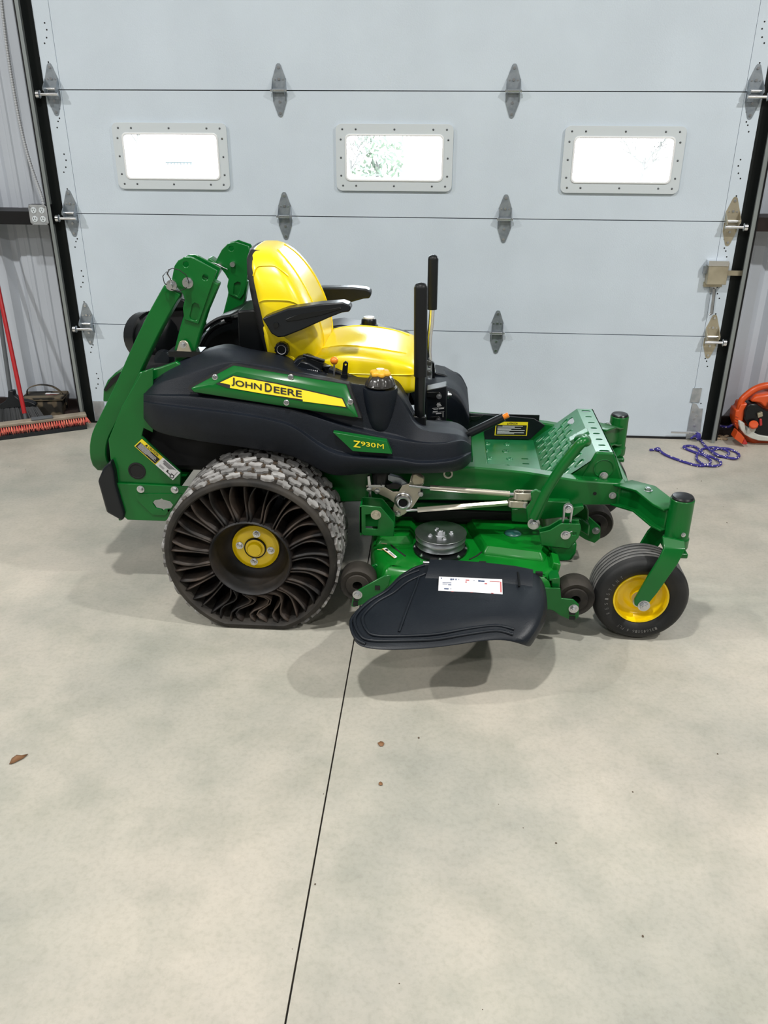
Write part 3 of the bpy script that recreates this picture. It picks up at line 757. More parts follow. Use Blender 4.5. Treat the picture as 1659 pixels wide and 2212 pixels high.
defs = [('in', B_y, -1.93, 0), ('p', B_y, -2.0, 0), ('p', mixy(B_y, K_y, .3), -2.026, 0), ('p', mixy(B_y, K_y, .8), -2.034, 0), ('p', K_y, -2.030, 0),
        ('p', mixy(K_y, M_y, .14), -2.008, 0), ('p', mixy(K_y, M_y, .86), -2.000, 0), ('p', M_y, -1.996, 0), ('p', mixy(M_y, E_y, .09), -1.974, 0), ('p', E_y, -1.945, 0), ('p', mixy(E_y, T_y, .5), -1.905, 0), ('p', T_y, -1.85, 0)]
for kind, ys, Y, dz in defs:
    rows.append([P(xs[i], ys[i], colY(Y, i)) for i in range(NB)])
topr = rows[-1]
rows.append([p+Vector((0, .10, -.004)) for p in topr]); rows.append([p+Vector((0, .12, -.03)) for p in topr]); rows.append([p+Vector((0, .12, -.14)) for p in topr])
fen = MB().grid(rows).obj('fender_cover', 'plastic', MW, sub=3, label='textured black plastic fender with badges')
def crease_rows(o, nx, cr):
    at = o.data.attributes.new('crease_edge', 'FLOAT', 'EDGE')
    for e in o.data.edges:
        a, b = e.vertices
        if a//nx == b//nx and a//nx in cr: at.data[e.index].value = cr[a//nx]
CRS = {1: .5, 4: .85, 5: .9, 7: .85, 8: .9, 9: .8, 11: .75}
crease_rows(fen, NB, CRS)
far_rows = [[Vector((p.x, 2*YC-p.y, p.z)) for p in r] for r in rows]
crease_rows(MB().grid(far_rows).obj('fender_cover', 'plastic', MW, sub=2), NB, CRS)
# console step and switch shelf
MB().prism([P(x, y, -1.80) for x, y in ((620,798),(640,776),(660,770),(700,790),(790,826),(790,850),(620,850))], (0, .06, 0)).obj('console', 'plastic', MW, bevel=.006)

# name badge panel
bq = [(412,839),(504,790),(748,831),(774,902),(760,901),(418,847)]
def Yb(py): return -2.004+.055*(900-py)/110*.6
def PB(px, py, off=0):
    # plane through the cover's upper side: lower edge out, upper edge in
    t = (px-412)/362; y_low = 845+t*57; y_top = 800+t*25
    return P(px, py, -1.996+(y_low-py)*.00052-off)
outer = [PB(*c, .008) for c in bq]
ctr = sum(outer, Vector())/len(outer)
inner_px = [(452,830),(512,803),(737,844),(752,882),(740,882),(462,836)]
inner = [PB(*c, .021) for c in inner_px]
mb = MB(); k = len(outer)
gas = [o+(o-ctr)*.02+Vector((0, .0, 0)) for o in outer]
mb.add(outer+inner, [(i, (i+1) % k, k+(i+1) % k, k+i) for i in range(k)]+[tuple(range(k, 2*k))])
mb.add(outer+[o+Vector((0, .03, 0)) for o in outer], [(i, (i+1) % k, k+(i+1) % k, k+i) for i in range(k)])
badge = mb.obj('name_panel', 'green', MW, bevel=.003, merge=True, label='green panel with the yellow maker name')
MB().prism([ctr+(o-ctr)*1.04+Vector((0, .0035, 0)) for o in outer], (0, .03, 0)).obj('panel_gasket', 'black_matte', badge)
for c in ((464.5,814.5),(628,814.5),(619,869.5),(757,867.5)):
    p = PB(*c, .017); MB().lathe(p, (0,-1,.15), [(.010, -.006), (.010, .003), (.007, .004), (.006, .002), (.004, .002), (.003, .005), (0, .005)], 16).obj('panel_screw', 'steel', badge)
yq = [(475,826.5),(504,812.5),(600,830),(739,861.5),(747,879),(654,867),(654,863),(560,849),(497,838),(497,831)]
MB().add([PB(*c, .0235) for c in yq], [tuple(range(len(yq)))]).obj('name_strip', 'label_yellow', badge, smooth=0)
MB().add([PB(x, y, .0222) for x, y in ((466,829),(503,810.5),(600,827),(741,859.5),(751,882),(650,866),(560,850),(490,838))], [tuple(range(8))]).obj('strip_backing', 'print_black', badge, smooth=0)  # black shape behind the yellow strip, slightly larger than it
tx = MB()
def tq(x0, y0b, x1, y1b, h0, h1): return [PB(x0, y0b, .0185), PB(x1, y1b, .0185), PB(x1, y1b-h1, .0185), PB(x0, y0b-h0, .0185)]
def letters(mb, q, off):
    add_text(mb, 'J', q, off, 0, .045, 0, 1); add_text(mb, 'OHN', q, off, .055, .43, .05, .78)
    add_text(mb, 'D', q, off, .475, .575, .0, 1); add_text(mb, 'EERE', q, off, .60, 1, .05, .78)
tq_ = [PB(500, 833, .0252), PB(652, 859.5, .0252), PB(652, 840, .0252), PB(500, 815, .0252)]
letters(tx, tq_, .018); tx.obj('name_lettering', 'print_black', badge, smooth=0)
# model badge
mp = [(719,934),(835,953.5),(847,981),(762,975)]
yb2 = [P(x, y, -2.024-.006*(i in (2,3))) for i, (x, y) in enumerate(mp)]
mbg = MB().prism(yb2, (0, .03, 0)).obj('model_badge', 'green', MW, bevel=.0015, label='green badge with the model number')
ml = MB(); Q = lambda x, y: P(x, y, -2.0275-.004*(y-934)/47)
for s, x0, x1, y0, y1, yt0, yt1, of in (('Z', 763, 779, 965.5, 967.5, 951, 953, .02), ('930', 779.5, 811.5, 962.5, 967.2, 953.5, 957, .012), ('M', 815, 829, 967.6, 969.8, 957.5, 959.5, 0)):
    add_text(ml, s, [Q(x0, y0), Q(x1, y1), Q(x1, yt1), Q(x0, yt0)], of)
ml.obj('model_lettering', 'label_yellow', mbg, smooth=0)
# filler neck with cap
fc = P(823, 826, -1.90); fc.z -= .0
col = MB(); prof = [(.060, -.002), (.062, -.012), (.058, -.05), (.052, -.10), (.046, -.14), (.036, -.165), (.0, -.172)]
col.lathe(fc+Vector((0, -.035, -.004)), (0, .0, 1), [(0, -.002)]+prof, 28).obj('filler_neck', 'plastic', MW)
cap = MB().lathe(fc+Vector((0,-.035,.0)), (0,0,1), [(.052, 0), (.054, .004), (.050, .010), (.046, .022), (.036, .034), (.024, .040), (0, .041)], 40, fn=lambda r, h, a: r*(1+.05*math.cos(10*a)*(.005 < h < .036))).obj('fuel_cap', 'smoke_cap', MW, smooth=60)
MB().lathe(fc+Vector((0,-.035,.036)), (0,0,1), [(0,0),(.030, 0), (.033, .004), (.033, .012), (.028, .016), (.016, .018), (.014, .023), (0, .024)], 40, fn=lambda r, h, a: r*(1+.16*math.cos(6*a)*(r > .02))).obj('cap_knob', 'amber', cap, smooth=60)
# far side cap and pods
fcf = P(797, 714, -1.22)
mb = MB().lathe(fcf, (0,0,1), [(.052, -.02), (.050, 0), (.040, .006), (.038, .026), (.032, .029), (.032, .046), (.028, .052), (0, .054)], 28).obj('fuel_cap', 'black', MW, smooth=40)
MB().lathe(fcf+Vector((0,0,.053)), (0,0,1), [(.024, 0), (.023, .006), (0, .009)], 20).obj('cap_top', 'label_white', mb)
MB().prism(pp([(706,706),(735,703),(800,712),(880,734),(888,748),(888,800),(706,800)], -1.28), (0, .16, 0)).obj('far_console', 'plastic_smooth', MW, bevel=.012)
MB().prism(pp(C9([(500,160),(640,190),(770,262),(880,450),(965,590),(950,640),(910,668),(660,680),(500,660)]), -1.20), (0, .14, 0)).obj('far_shield', 'plastic_smooth', MW, bevel=.012)
# console switches
Yk = -1.80
mb = MB().lathe(P(722, 779, Yk-.03), (0,0,1), [(.0145*math.sin(PI*k/10), -.0145*math.cos(PI*k/10)) for k in range(11)], 20).obj('choke_knob', 'orange_knob', MW, smooth=80)
MB().cyl(P(722, 788, Yk-.03), P(722, 815, Yk-.03), .0035, n=10).obj('knob_stem', 'steel', mb)
MB().lathe(P(706, 812, Yk-.03), (0,0,1), [(0,0),(.009,0),(.008,.006),(.005,.010),(.006,.024),(.014,.034),(.015,.038),(0,.040)], 18).obj('pull_switch', 'black', MW)
ky = MB().prism(pp([(738,812),(741,784),(746,780),(752,784),(750,812)], Yk-.03), (0, .008, 0), [pp([(744,786),(749,786),(748,790),(745,790)], Yk-.03)]).obj('ignition_key', 'black', MW, bevel=.001)
MB().cyl(P(744, 816, Yk-.03), P(744, 808, Yk-.03), .013, n=16).obj('key_collar', 'black', ky)
hl = MB().obox(P(680, 785, -1.80), P(699, 792, -1.80)-P(680, 785, -1.80), (0, .022, 0), (.004, 0, .020)).obj('cup_latch', 'black', MW, bevel=.004)
MB().cyl(P(655, 767, -1.82), P(701, 780, -1.82), .006, n=10).obj('latch_pin', 'black', hl)
MB().prism(pp([(632,800),(650,780),(668,785),(695,800),(700,815),(640,812)], -1.83), (0,.05,0)).obj('switch_base', 'plastic_smooth', MW, bevel=.006)
mb = MB(); q = [P(664, 800.5, -1.833), P(688, 804, -1.833), P(688, 800.5, -1.833), P(664, 797, -1.833)]
for k in range(6): add_patch(mb, q, k/6, k/6+.10, .1, .9)
mb.obj('switch_print', 'label_white', MW, smooth=0)

# ---------------------------------------------------------------- seat
def loft(secs, n=28, ex=3.2):
    """secs: (centre, half-thickness vector, half-width vector); superellipse rings"""
    rows = []
    for c, t, w_ in secs:
        c, t, w_ = map(Vector, (c, t, w_)); row = []
        for i in range(n):
            a = 2*PI*i/n; ca, sa = math.cos(a), math.sin(a)
            row.append(c+t*math.copysign(abs(ca)**(2/ex), ca)+w_*math.copysign(abs(sa)**(2/ex), sa))
        rows.append(row)
    mb = MB().grid(rows, closed_u=True); N = len(secs)*n
    mb.f.append(tuple(range(n))); mb.f.append(tuple(range(N-n, N))); return mb
def back_sec(z, xf, xb, hw): return (((xf+xb)/2, YC, z), ((xf-xb)/2, 0, .02 if 0 else 0), (0, hw, 0))
SB = [(.845,-.200,-.350,.150),(.87,-.175,-.360,.205),(.93,-.158,-.372,.228),(1.00,-.165,-.388,.236),(1.08,-.190,-.402,.238),(1.15,-.222,-.414,.230),(1.21,-.262,-.424,.212),(1.255,-.302,-.428,.178),(1.282,-.338,-.422,.130),(1.293,-.365,-.408,.070)]
sb = loft([back_sec(*s) for s in SB], 40, 4.6).obj('seat_back', 'vinyl', MW, sub=1, smooth=80, label='yellow vinyl seat backrest')
SB2 = [(z, xb+.05, xb-.012, hw*.93) for z, xf, xb, hw in SB[1:-1]]
loft([back_sec(*s) for s in SB2], 24, 3.5).obj('back_shell', 'black_matte', sb, smooth=80)
# seams of the backrest: raised piping lines
def front_x(z, y):   # point on the backrest surface facing forward
    zs = [s[0] for s in SB]; xf = interp(zs, [s[1] for s in SB], z); xb = interp(zs, [s[2] for s in SB], z); hw = interp(zs, [s[3] for s in SB], z)
    u = min(.999, abs(y-YC)/hw); return (xf+xb)/2+(xf-xb)/2*(1-u**4.6)**(1/4.6)
def seam(pts, name='seam', m='vinyl'): MB().tube(spline(pts, 4), .0022, 6).obj(name, m, sb)
for s in (-1, 1):
    seam([Vector((front_x(z, YC+s*w_)+.001, YC+s*w_, z)) for z, w_ in ((.87,.12),(.95,.125),(1.03,.128),(1.11,.125),(1.18,.115),(1.24,.098),(1.278,.07))])
for z, k0 in ((1.205, .10), (1.115, .0)):      # cross seams on the side bolster
    i_ = [s[0] for s in SB]; pts = []
    for j in range(9):
        zz = z+.035*math.sin(PI*j/8)*(1 if k0 else .6)-(.02*j/8 if not k0 else 0); xf = interp(i_, [s[1] for s in SB], zz); xb = interp(i_, [s[2] for s in SB], zz); hw = interp(i_, [s[3] for s in SB], zz)
        a = -PI/2+(-.50+1.15*j/8); ca, sa = math.cos(a), math.sin(a); e_ = 2/4.6
        pts.append(Vector(((xf+xb)/2+(xf-xb)/2*math.copysign(abs(ca)**e_, ca), YC+hw*math.copysign(abs(sa)**e_, sa)-.001, zz)))
    seam(pts)
# cushion
CS = [(-.225,.805,.890,.200),(-.20,.785,.925,.228),(-.13,.775,.948,.240),(-.05,.772,.953,.245),(.04,.772,.946,.246),(.12,.772,.930,.244),(.175,.775,.912,.238),(.198,.785,.895,.222),(.205,.81,.865,.19)]
def cush_sec(x, z0, z1, hw): return ((x, YC, (z0+z1)/2), (0, 0, (z1-z0)/2), (0, hw, 0))
cu = loft([cush_sec(*s) for s in CS], 40, 5.0).obj('seat_cushion', 'vinyl', MW, sub=1, smooth=80, label='yellow vinyl seat cushion')
def top_z(x, y):
    X = [s[0] for s in CS]; z0 = interp(X, [s[1] for s in CS], x); z1 = interp(X, [s[2] for s in CS], x); hw = interp(X, [s[3] for s in CS], x)
    u = min(.999, abs(y-YC)/hw); return (z0+z1)/2+(z1-z0)/2*(1-u**5)**(1/5)
for s in (-1, 1):
    MB().tube(spline([Vector((x, YC+s*w_, top_z(x, YC+s*w_)+.0005)) for x, w_ in ((-.17,.15),(-.08,.16),(.02,.165),(.10,.16),(.15,.14))], 4), .0022, 6).obj('seam', 'vinyl', cu)
MB().tube(spline([Vector((x, YC-hw*.995, .865)) for x, z0, z1, hw in CS[1:-1]], 3), .002, 6).obj('seam', 'vinyl', cu)
MB().box((-.22, -1.72, .70), (.16, -1.34, .80)).obj('seat_pan', 'black_matte', MW, bevel=.01)
MB().prism(pp([(560,690),(600,740),(640,770),(640,795),(620,800),(578,770)], -1.752), (0, .05, 0)).obj('seat_side', 'vinyl', MW, bevel=.012)
# arm rests
arm_px = [(566,689),(586,680),(621,667),(692,657),(740,653.5),(755,659),(758,668),(754,674),(738,676),(710,687),(652,713),(614,728),(600,729.5),(586,721),(577,706)]
ar = MB().prism(pp(arm_px, -1.83), (0, .062, 0)).obj('armrest', 'plastic_smooth', MW, bevel=.014, seg=3)
MB().prism([P(x, y, -1.832) for x, y in ((616,690),(640,680),(735,664),(738,668),(700,680),(645,692),(620,695))], (0, .004, 0)).obj('armrest_groove', 'black', ar, bevel=.002)
MB().lathe(P(597, 702, -1.83), BX, [(0, .005), (.009, .005), (.010, .002), (.010, -.002)], 16).obj('armrest_pivot', 'black', ar)
arf = [(688,622),(760,621),(790,624),(800,629),(802,637),(798,645),(785,646),(752,655),(700,655),(690,650)]
MB().prism(pp(arf, -1.29), (0, .062, 0)).obj('armrest', 'plastic_smooth', MW, bevel=.014, seg=3)
kn = MB().lathe(P(609, 754, -1.775), BX, [(0, -.03), (.024, -.03), (.026, -.02), (.026, .008), (.023, .012), (.018, .013), (.017, .010), (0, .010)], 40, fn=lambda r, h, a: r*(1+.05*math.cos(12*a)*(r > .022))).obj('adjuster_knob', 'black', MW)
MB().lathe(P(609, 754, -1.775), BX, [(.0155, .0102), (.0165, .0115), (.0175, .0102)], 28).obj('knob_ring', 'label_white', kn)

# ---------------------------------------------------------------- control levers
def lever(top, mid, rad):
    dn = (mid-top).normalized(); g = MB().tube([top+dn*d for d in (0, .0015, .005, .010, .018)]+[mid], [rad*k for k in (.16, .43, .73, .91, 1, 1)], 18)
    g = g.obj('lever_grip', 'grip', MW, smooth=60)
    return g
YL = -1.84
t, m_, l_ = P(909, 610, YL), P(908, 812, YL), P(906, 880, YL)
lg = lever(t, m_, .0235)
MB().tube([m_, l_, P(907, 895, YL), P(910, 908, YL)], [.0195, .0195, .0185, .010], 16).obj('lever_tube', 'black', lg, smooth=60)
MB().box((.185, YL-.015, .665), (.235, YL+.02, .735)).obj('lever_knuckle', 'black', lg, bevel=.006)
YLf = -1.22
t2, m2 = P(936, 550, YLf), P(933, 668, YLf)
lg2 = lever(t2, m2, .0215)
MB().tube([m2, P(931, 700, YLf), P(927, 730, YLf), P(926, 760, YLf), P(929, 800, YLf)], .0125, 14).obj('lever_tube', 'chrome', lg2, smooth=60)
brp = pp(C9([(395,-10),(470,0),(465,240),(455,405),(385,395)]), YLf-.03)
def c9s(x0, y0, x1, y1): return pp(C9([(x0,y0),(x1,y0),(x1,y1),(x0,y1)]), YLf-.03)
MB().prism(brp, (0, .006, 0), [c9s(412,70,448,105), c9s(412,210,446,245), pp(C9([(405,290),(425,265),(445,290),(440,350),(425,370),(405,355)]), YLf-.03)]).obj('lever_bracket', 'galvanized', lg2, bevel=.001)
MB().prism(pp(C9([(470,10),(500,40),(505,240),(470,240)]), YLf-.01), (0, .02, 0)).obj('bracket_back', 'black', lg2)
bolts('bracket_bolt', lg2, [(P(*C9([c])[0], YLf-.03), BX, .009, .006) for c in ((430,20),(425,158))])
MB().prism(pp(C9([(465,290),(500,240),(530,240),(550,340),(540,370),(465,360)]), YLf+.02), (0, .05, 0)).obj('far_lever_boot', 'red', MW, bevel=.003)
# damper box between the levers with a printed label
dbx = [P(*c, -1.62) for c in C9([(390,405),(668,345),(665,900),(600,930),(470,900),(395,880)])]
db = MB().prism(dbx, (0, .07, 0)).obj('control_box', 'plastic_smooth', MW, bevel=.003)
MB().prism([P(*c, -1.626) for c in C9([(395,430),(560,425),(600,455),(590,500),(560,520),(395,500)])], (0, .006, 0)).obj('damper_link', 'black', db, bevel=.002)
MB().prism([P(*c, -1.63) for c in C9([(440,770),(560,760),(600,800),(580,845),(440,850)])], (0, .006, 0)).obj('damper_link', 'black', db, bevel=.002)
bolts('link_bolt', db, [(P(*C9([c])[0], -1.632), BX, .008, .006) for c in ((565,485),(553,815))]+[(P(*C9([(690,468)])[0], -1.58), (1,0,0), .010, .010)])
mb = MB(); q = [P(*c, -1.6215) for c in C9([(470,800),(640,780),(640,560),(470,580)])]
for (u0, u1, v0, v1) in ((.0,.98,.66,.675),(.0,.98,.38,.395),(.1,.5,.58,.62),(.55,.95,.57,.62),(.05,.45,.44,.48),(.4,.75,.75,.80),(.35,.7,.84,.88),(.3,.75,.28,.33),(.85,.90,.05,.36),(.4,.65,.93,.97)): add_patch(mb, q, u0, u1, v0, v1)
mb.obj('box_print', 'label_white', db, smooth=0)
MB().prism([P(*c, -1.64) for c in C9([(460,850),(600,840),(660,905),(600,935),(500,910)])], (0, .03, 0)).obj('box_foot', 'galvanized', db)
# park brake lever
a, b = P(985, 950, -1.76), P(1092, 899, -1.76)
bl = MB().tube([a, lerp(a, b, .28)], .0105, 14).tube([lerp(a, b, .28), lerp(a, b, .96)], .0165, 16).obj('brake_lever', 'plastic_smooth', MW)
MB().tube([lerp(a, b, .93), lerp(a, b, 1.06)], .0105, 14).obj('lever_button', 'orange_knob', bl, bevel=.002)

# ---------------------------------------------------------------- foot platform
PXC = .700; ZP = .432
dim = [(x, y) for x in (.42, .50, .58) for y in (-1.66, -1.58, -1.50, -1.42, -1.34)]
hl_ = []
def slotloop(c, ux, uy, L, W, n=5):
    out = []
    for sgn, a0 in ((1, -90), (-1, 90)):
        for i in range(n+1):
            a = math.radians(a0+180*i/n); out.append(c+ux*(sgn*(L/2-W/2)+math.cos(a)*W/2)+uy*(math.sin(a)*W/2))
    return out
X_, Y_ = Vector((1,0,0)), Vector((0,1,0))
floor_holes = [slotloop(Vector((.645, y, ZP)), X_, Y_, .030, .014) for y in (-1.70,-1.645,-1.59,-1.535,-1.48)]
pan = MB().prism([Vector((x, y, ZP)) for x, y in ((.20,-1.80),(PXC,-1.80),(PXC,-1.245),(.20,-1.245))], (0,0,-.004), floor_holes).obj('foot_pan', 'platform_green', MW)
mb = MB()
for i, x in enumerate((.40, .485, .57)):
    for j in range(6):
        mb.lathe((x+.012*(j % 2), -1.74+j*.085, ZP), (0,0,1), [(.016, -.001), (.012, .005), (.007, .0055), (.005, .001)], 12)
mb.obj('pan_dimples', 'platform_green', pan, kind='stuff', smooth=60)
mb = MB()
for i, x in enumerate((.40, .485, .57)):
    for j in range(6): mb.cyl((x+.012*(j % 2), -1.74+j*.085, ZP+.001), (x+.012*(j % 2), -1.74+j*.085, ZP+.0022), .0048, n=10)
mb.obj('dimple_holes', 'black_matte', pan, kind='stuff')
MB().box((.20, -1.245, ZP), (PXC+.02, -1.24, .545)).obj('pan_side', 'black', pan)
# inclined tread plate
I0 = Vector((PXC, 0, ZP)); I1 = Vector((.878, 0, .580)); e1 = (I1-I0).normalized(); LI = (I1-I0).length; nI = Vector((-e1.z, 0, e1.x))
def IP(t, y): p = I0+e1*t; return Vector((p.x, y, p.z))
inc_holes = []
for r_, t in enumerate((.030, .062, .094, .126, .158)):
    for j in range(8):
        y = -1.76+j*.066+(.033 if r_ % 2 else 0)
        if y > -1.29: continue
        inc_holes.append(slotloop(IP(t, y), (Y_*.35+e1*.95).normalized(), (e1*-.35+Y_*.95).normalized(), .036, .016))
inc_holes.append(slotloop(IP(.185, -1.33), Y_, e1, .075, .030))
inc = MB().prism([IP(0,-1.80), IP(LI,-1.80), IP(LI,-1.245), IP(0,-1.245)], nI*-.004, inc_holes).obj('tread_plate', 'platform_green', MW)
mb = MB()
for h in inc_holes[:-1]:
    c = sum(h, Vector())/len(h); o1 = [c+(p-c)*1.45 for p in h]; i1 = [c+(p-c)*1.08+nI*.0035 for p in h]; k = len(h)
    mb.add(o1+i1+h, [(i, (i+1) % k, k+(i+1) % k, k+i) for i in range(k)]+[(k+i, k+(i+1) % k, 2*k+(i+1) % k, 2*k+i) for i in range(k)])
mb.obj('slot_rims', 'platform_green', inc, kind='stuff', smooth=60)
# top bar and its front slope
tb_h = [slotloop(Vector((.912, y, .580)), X_, Y_, .040, .020) for y in (-1.745, -1.275)]+[slotloop(Vector((.912, y, .580)), X_, Y_, .028, .015) for y in (-1.685,-1.62,-1.555,-1.49,-1.425,-1.35)]
tb = MB().prism([Vector((x, y, .580)) for x, y in ((.878,-1.80),(.945,-1.80),(.945,-1.245),(.878,-1.245))], (0,0,-.004), tb_h).obj('platform_top', 'platform_green', MW)
MB().prism([Vector((.945, -1.80, .580)), Vector((.945, -1.245, .580)), Vector((.985, -1.245, .485)), Vector((.985, -1.80, .485))], (-.004, 0, 0)).obj('platform_front', 'green', tb)
gp = [(1288.6,977),(1327,979),(1345,1040),(1253,1038)]
gus = MB().prism(pp(gp, -1.808), (0, .02, 0)).obj('platform_gusset', 'green', MW, bevel=.008, seg=3)
MB().lathe(P(1304, 1012, -1.8085), BX, [(.038, -.002), (.036, .002), (.030, -.001), (.020, -.003), (0, -.004)], 24).obj('gusset_recess', 'green', gus, smooth=60)
bolt(MB(), P(1304, 1028, -1.815), r=.012, h=.012).obj('gusset_bolt', 'steel', gus)
MB().prism([Vector((x, -1.80, z)) for x, z in ((.690,.428),(.878,.577),(.885,.47),(.80,.428))], (0, .004, 0)).obj('side_web', 'green', inc)
MB().prism(pp(gp, -1.25), (0, .02, 0)).obj('platform_gusset', 'green', MW, bevel=.005)
# far inner panel with warning label
fp = MB().prism(pp(C5([(0,210),(720,265),(820,330),(690,450),(330,450),(260,505),(0,520)]), -1.262), (0, .012, 0)).obj('inner_panel', 'plastic_smooth', MW, bevel=.002)
MB().prism(pp(C9([(720,740),(800,740),(1000,760),(1180,750),(1080,830),(1000,810),(960,900),(820,890),(800,820)]), -1.268), (0, .01, 0)).obj('cup_holder', 'black', fp, bevel=.003)
q = [P(*c, -1.2645) for c in C5([(366,416),(655,420),(667,297),(378,293)])]
mb = MB(); add_patch(mb, q, 0, 1, 0, 1); mb.obj('warning_label', 'label_yellow', fp, smooth=0, label='yellow and black warning label')
mb = MB(); q2 = shift(q, (0,-.0008,0)); add_patch(mb, q2, .03, .97, .05, .76); add_text(mb, 'ATENCION', q2, .02, .40, .68, .81, .95)
mb.add([quadmap(q2, .36, .80), quadmap(q2, .395, .80), quadmap(q2, .378, .96)], [(0,1,2)]); mb.obj('label_print', 'print_black', fp, smooth=0)
mb = MB(); q3 = shift(q, (0,-.0016,0))
for k in range(8): add_patch(mb, q3, .22 if k == 0 else .07, [.85,.60,.80,.50,.92,.45,.90,.60][k], .68-.08*k, .715-.08*k)
mb.obj('label_lines', 'label_white', fp, smooth=0)
MB().box((.28, -1.80, .44), (.50, -1.70, .46)).obj('floor_mat', 'plastic_smooth', MW, bevel=.008)

# ---------------------------------------------------------------- front caster arms, pivots, forks and wheels
def caster(xp, yp, zt, s, near):
    # s = +1: outboard is -y (near side)
    A = Vector((.975, -1.83 if near else -1.235, .447)); Bp = Vector((xp-.02, yp+s*.015, zt-.085))
    mid = lerp(A, Bp, .38)+Vector((.015, 0, .012))
    arm = MB()
    for dz, h in ((.0, .012),):
        pass
    d = (Bp-A); side = Vector((d.y, -d.x, 0)).normalized()
    def sec(p, hh, ww): return [p+side*a*ww+Vector((0,0,b*hh)) for a, b in ((-1,-1),(1,-1),(1,1),(-1,1))]
    rows = [sec(A, .042, .026), sec(mid, .042, .024), sec(lerp(A, Bp, .8), .042, .024), sec(Bp, .044, .030)]
    arm.grid(rows, closed_u=True); arm.add(rows[0], [(0,1,2,3)]); arm.add(rows[-1], [(0,1,2,3)])
    arm = arm.obj('caster_arm', 'green', MW, bevel=.006, merge=True)
    rec = MB().grid([[p+side*s*0 for p in r] for r in [[lerp(A, Bp, t)+side*(-1 if side.y > 0 else 1)*.041+Vector((0,0,b*.030+.012*math.sin(PI*t))) for b in (-1, 1)] for t in (.18, .4, .6, .85)]])
    mb = MB(); p = lerp(A, Bp, .45)+Vector((.01, 0, .052)); bolt(mb, p, axis=(0,0,1), r=.012, h=.010); mb.obj('arm_bolt', 'steel', arm)
    # web of the casting: flanges top and bottom
    fl_ = MB()
    for b in (-1, 1):
        r2 = [[p+side*a*(.046)+Vector((0,0,b*.040+c)) for a, c in ((-1,-.004),(1,-.004),(1,.004),(-1,.004))] for p in (A, mid, lerp(A, Bp, .8), Bp)]
        fl_.grid(r2, closed_u=True); fl_.add(r2[0], [(0,1,2,3)]); fl_.add(r2[-1], [(0,1,2,3)])
    fl_.obj('arm_flanges', 'green', arm, bevel=.002, merge=True)
    pv = MB().lathe((xp, yp, 0), (0,0,1), [(0, zt-.185), (.044, zt-.185), (.045, zt-.180), (.045, zt-.150), (.042, zt-.146), (.041, zt-.144), (.041, zt-.003), (.039, zt), (0, zt)], 36).obj('caster_pivot', 'green', MW)
    MB().lathe((xp, yp, zt), (0,0,1), [(.038, -.002), (.038, .004), (.034, .009), (.02, .012), (0, .0125)], 30).obj('pivot_cap', 'black', pv)
    bolt(MB(), (xp+.01*s, yp-s*.042, zt-.120), axis=(.1, -s, 0), r=.006, h=.006).obj('grease_fitting', 'steel', pv)
    # wheel
    wx, wz = xp-.103, .168; wy = yp
    tp = [(.095, -.052), (.100, -.060), (.108, -.066), (.125, -.078), (.142, -.079), (.154, -.073), (.1615, -.062), (.166, -.050)]
    rib = []
    for k in range(5):
        y0 = -.050+k*.020; rib += [(.1685, y0+.0025), (.1695, y0+.010), (.1685, y0+.0165), (.1645, y0+.0175), (.1645, y0+.0195)]
    rib = rib[:-2]
    prof = tp+rib+[(r, -h) for r, h in reversed(tp)]
    wl = MB().lathe((wx, wy, wz), (0,1,0), prof+[(.095, 0)], 56, closed=True)
    for i, v in enumerate(wl.v):
        if v.z < .001: wl.v[i] = Vector((v.x, v.y, .001))
    wl = wl.obj('caster_tire', 'rubber', MW, smooth=40, label='black ribbed front caster tire')
    rb_ = MB()
    for k in range(5):
        y0 = -.050+k*.020
        rb_.lathe((wx, wy, wz), (0,1,0), [(.1680, y0+.0025), (.1700, y0+.004), (.1706, y0+.0095), (.1700, y0+.015), (.1680, y0+.0165)], 56, closed=False)
    rb2 = MB(); rb2.v = [Vector((v.x, v.y, max(v.z, .0008))) for v in rb_.v]; rb2.f = [f for f in rb_.f if len(f) <= 4]
    rb2.obj('tread_ribs', 'ribbed_rubber', wl, smooth=60)
    MB().lathe((wx, wy, wz), (0,-s,0), [(.101, .056), (.098, .062), (.093, .060), (.090, .045), (.083, .030), (.070, .022), (.055, .026), (.045, .034), (.036, .036), (.034, .060), (0, .060)], 44).obj('wheel_rim', 'wheel_yellow', wl, smooth=50)
    if near:
        mb = MB()
        for txt, a0, rr in (('R E S I S T A N T', 205, .126), ('13x6.50-6 4 PLY', 300, .126)):
            n = len(txt)
            for i, ch in enumerate(txt):
                if ch == ' ': continue
                a = math.radians(a0-i*(4.6)); c = Vector((wx+rr*math.cos(a), wy-.0797, wz+rr*math.sin(a))); er = Vector((math.cos(a),0,math.sin(a))); et = Vector((math.sin(a),0,-math.cos(a)))
                add_text(mb, ch, [c-et*.0035-er*.006, c+et*.0035-er*.006, c+et*.0035+er*.006, c-et*.0035+er*.006])
        mb.obj('sidewall_lettering', 'ribbed_rubber', wl, smooth=0)
    # fork: crown and two arms
    fk = MB(); yo = .104
    fo = C8([(1250,665),(1448,705),(1456,772),(1388,905),(1205,1165),(1120,1268),(1085,1296),(1040,1300),(1000,1275),(1000,1225),(1115,1030),(1228,850),(1264,760)])
    fpx = [P(x, y, -2.135 if k in (0, 1) else (-2.165 if k in (2, 12) else -2.18)) for k, (x, y) in enumerate(fo)]
    fpx = [(q.x+xp-1.128, q.z+zt-.541 if k in (0, 1, 2, 12) else q.z) for k, q in enumerate(fpx)]
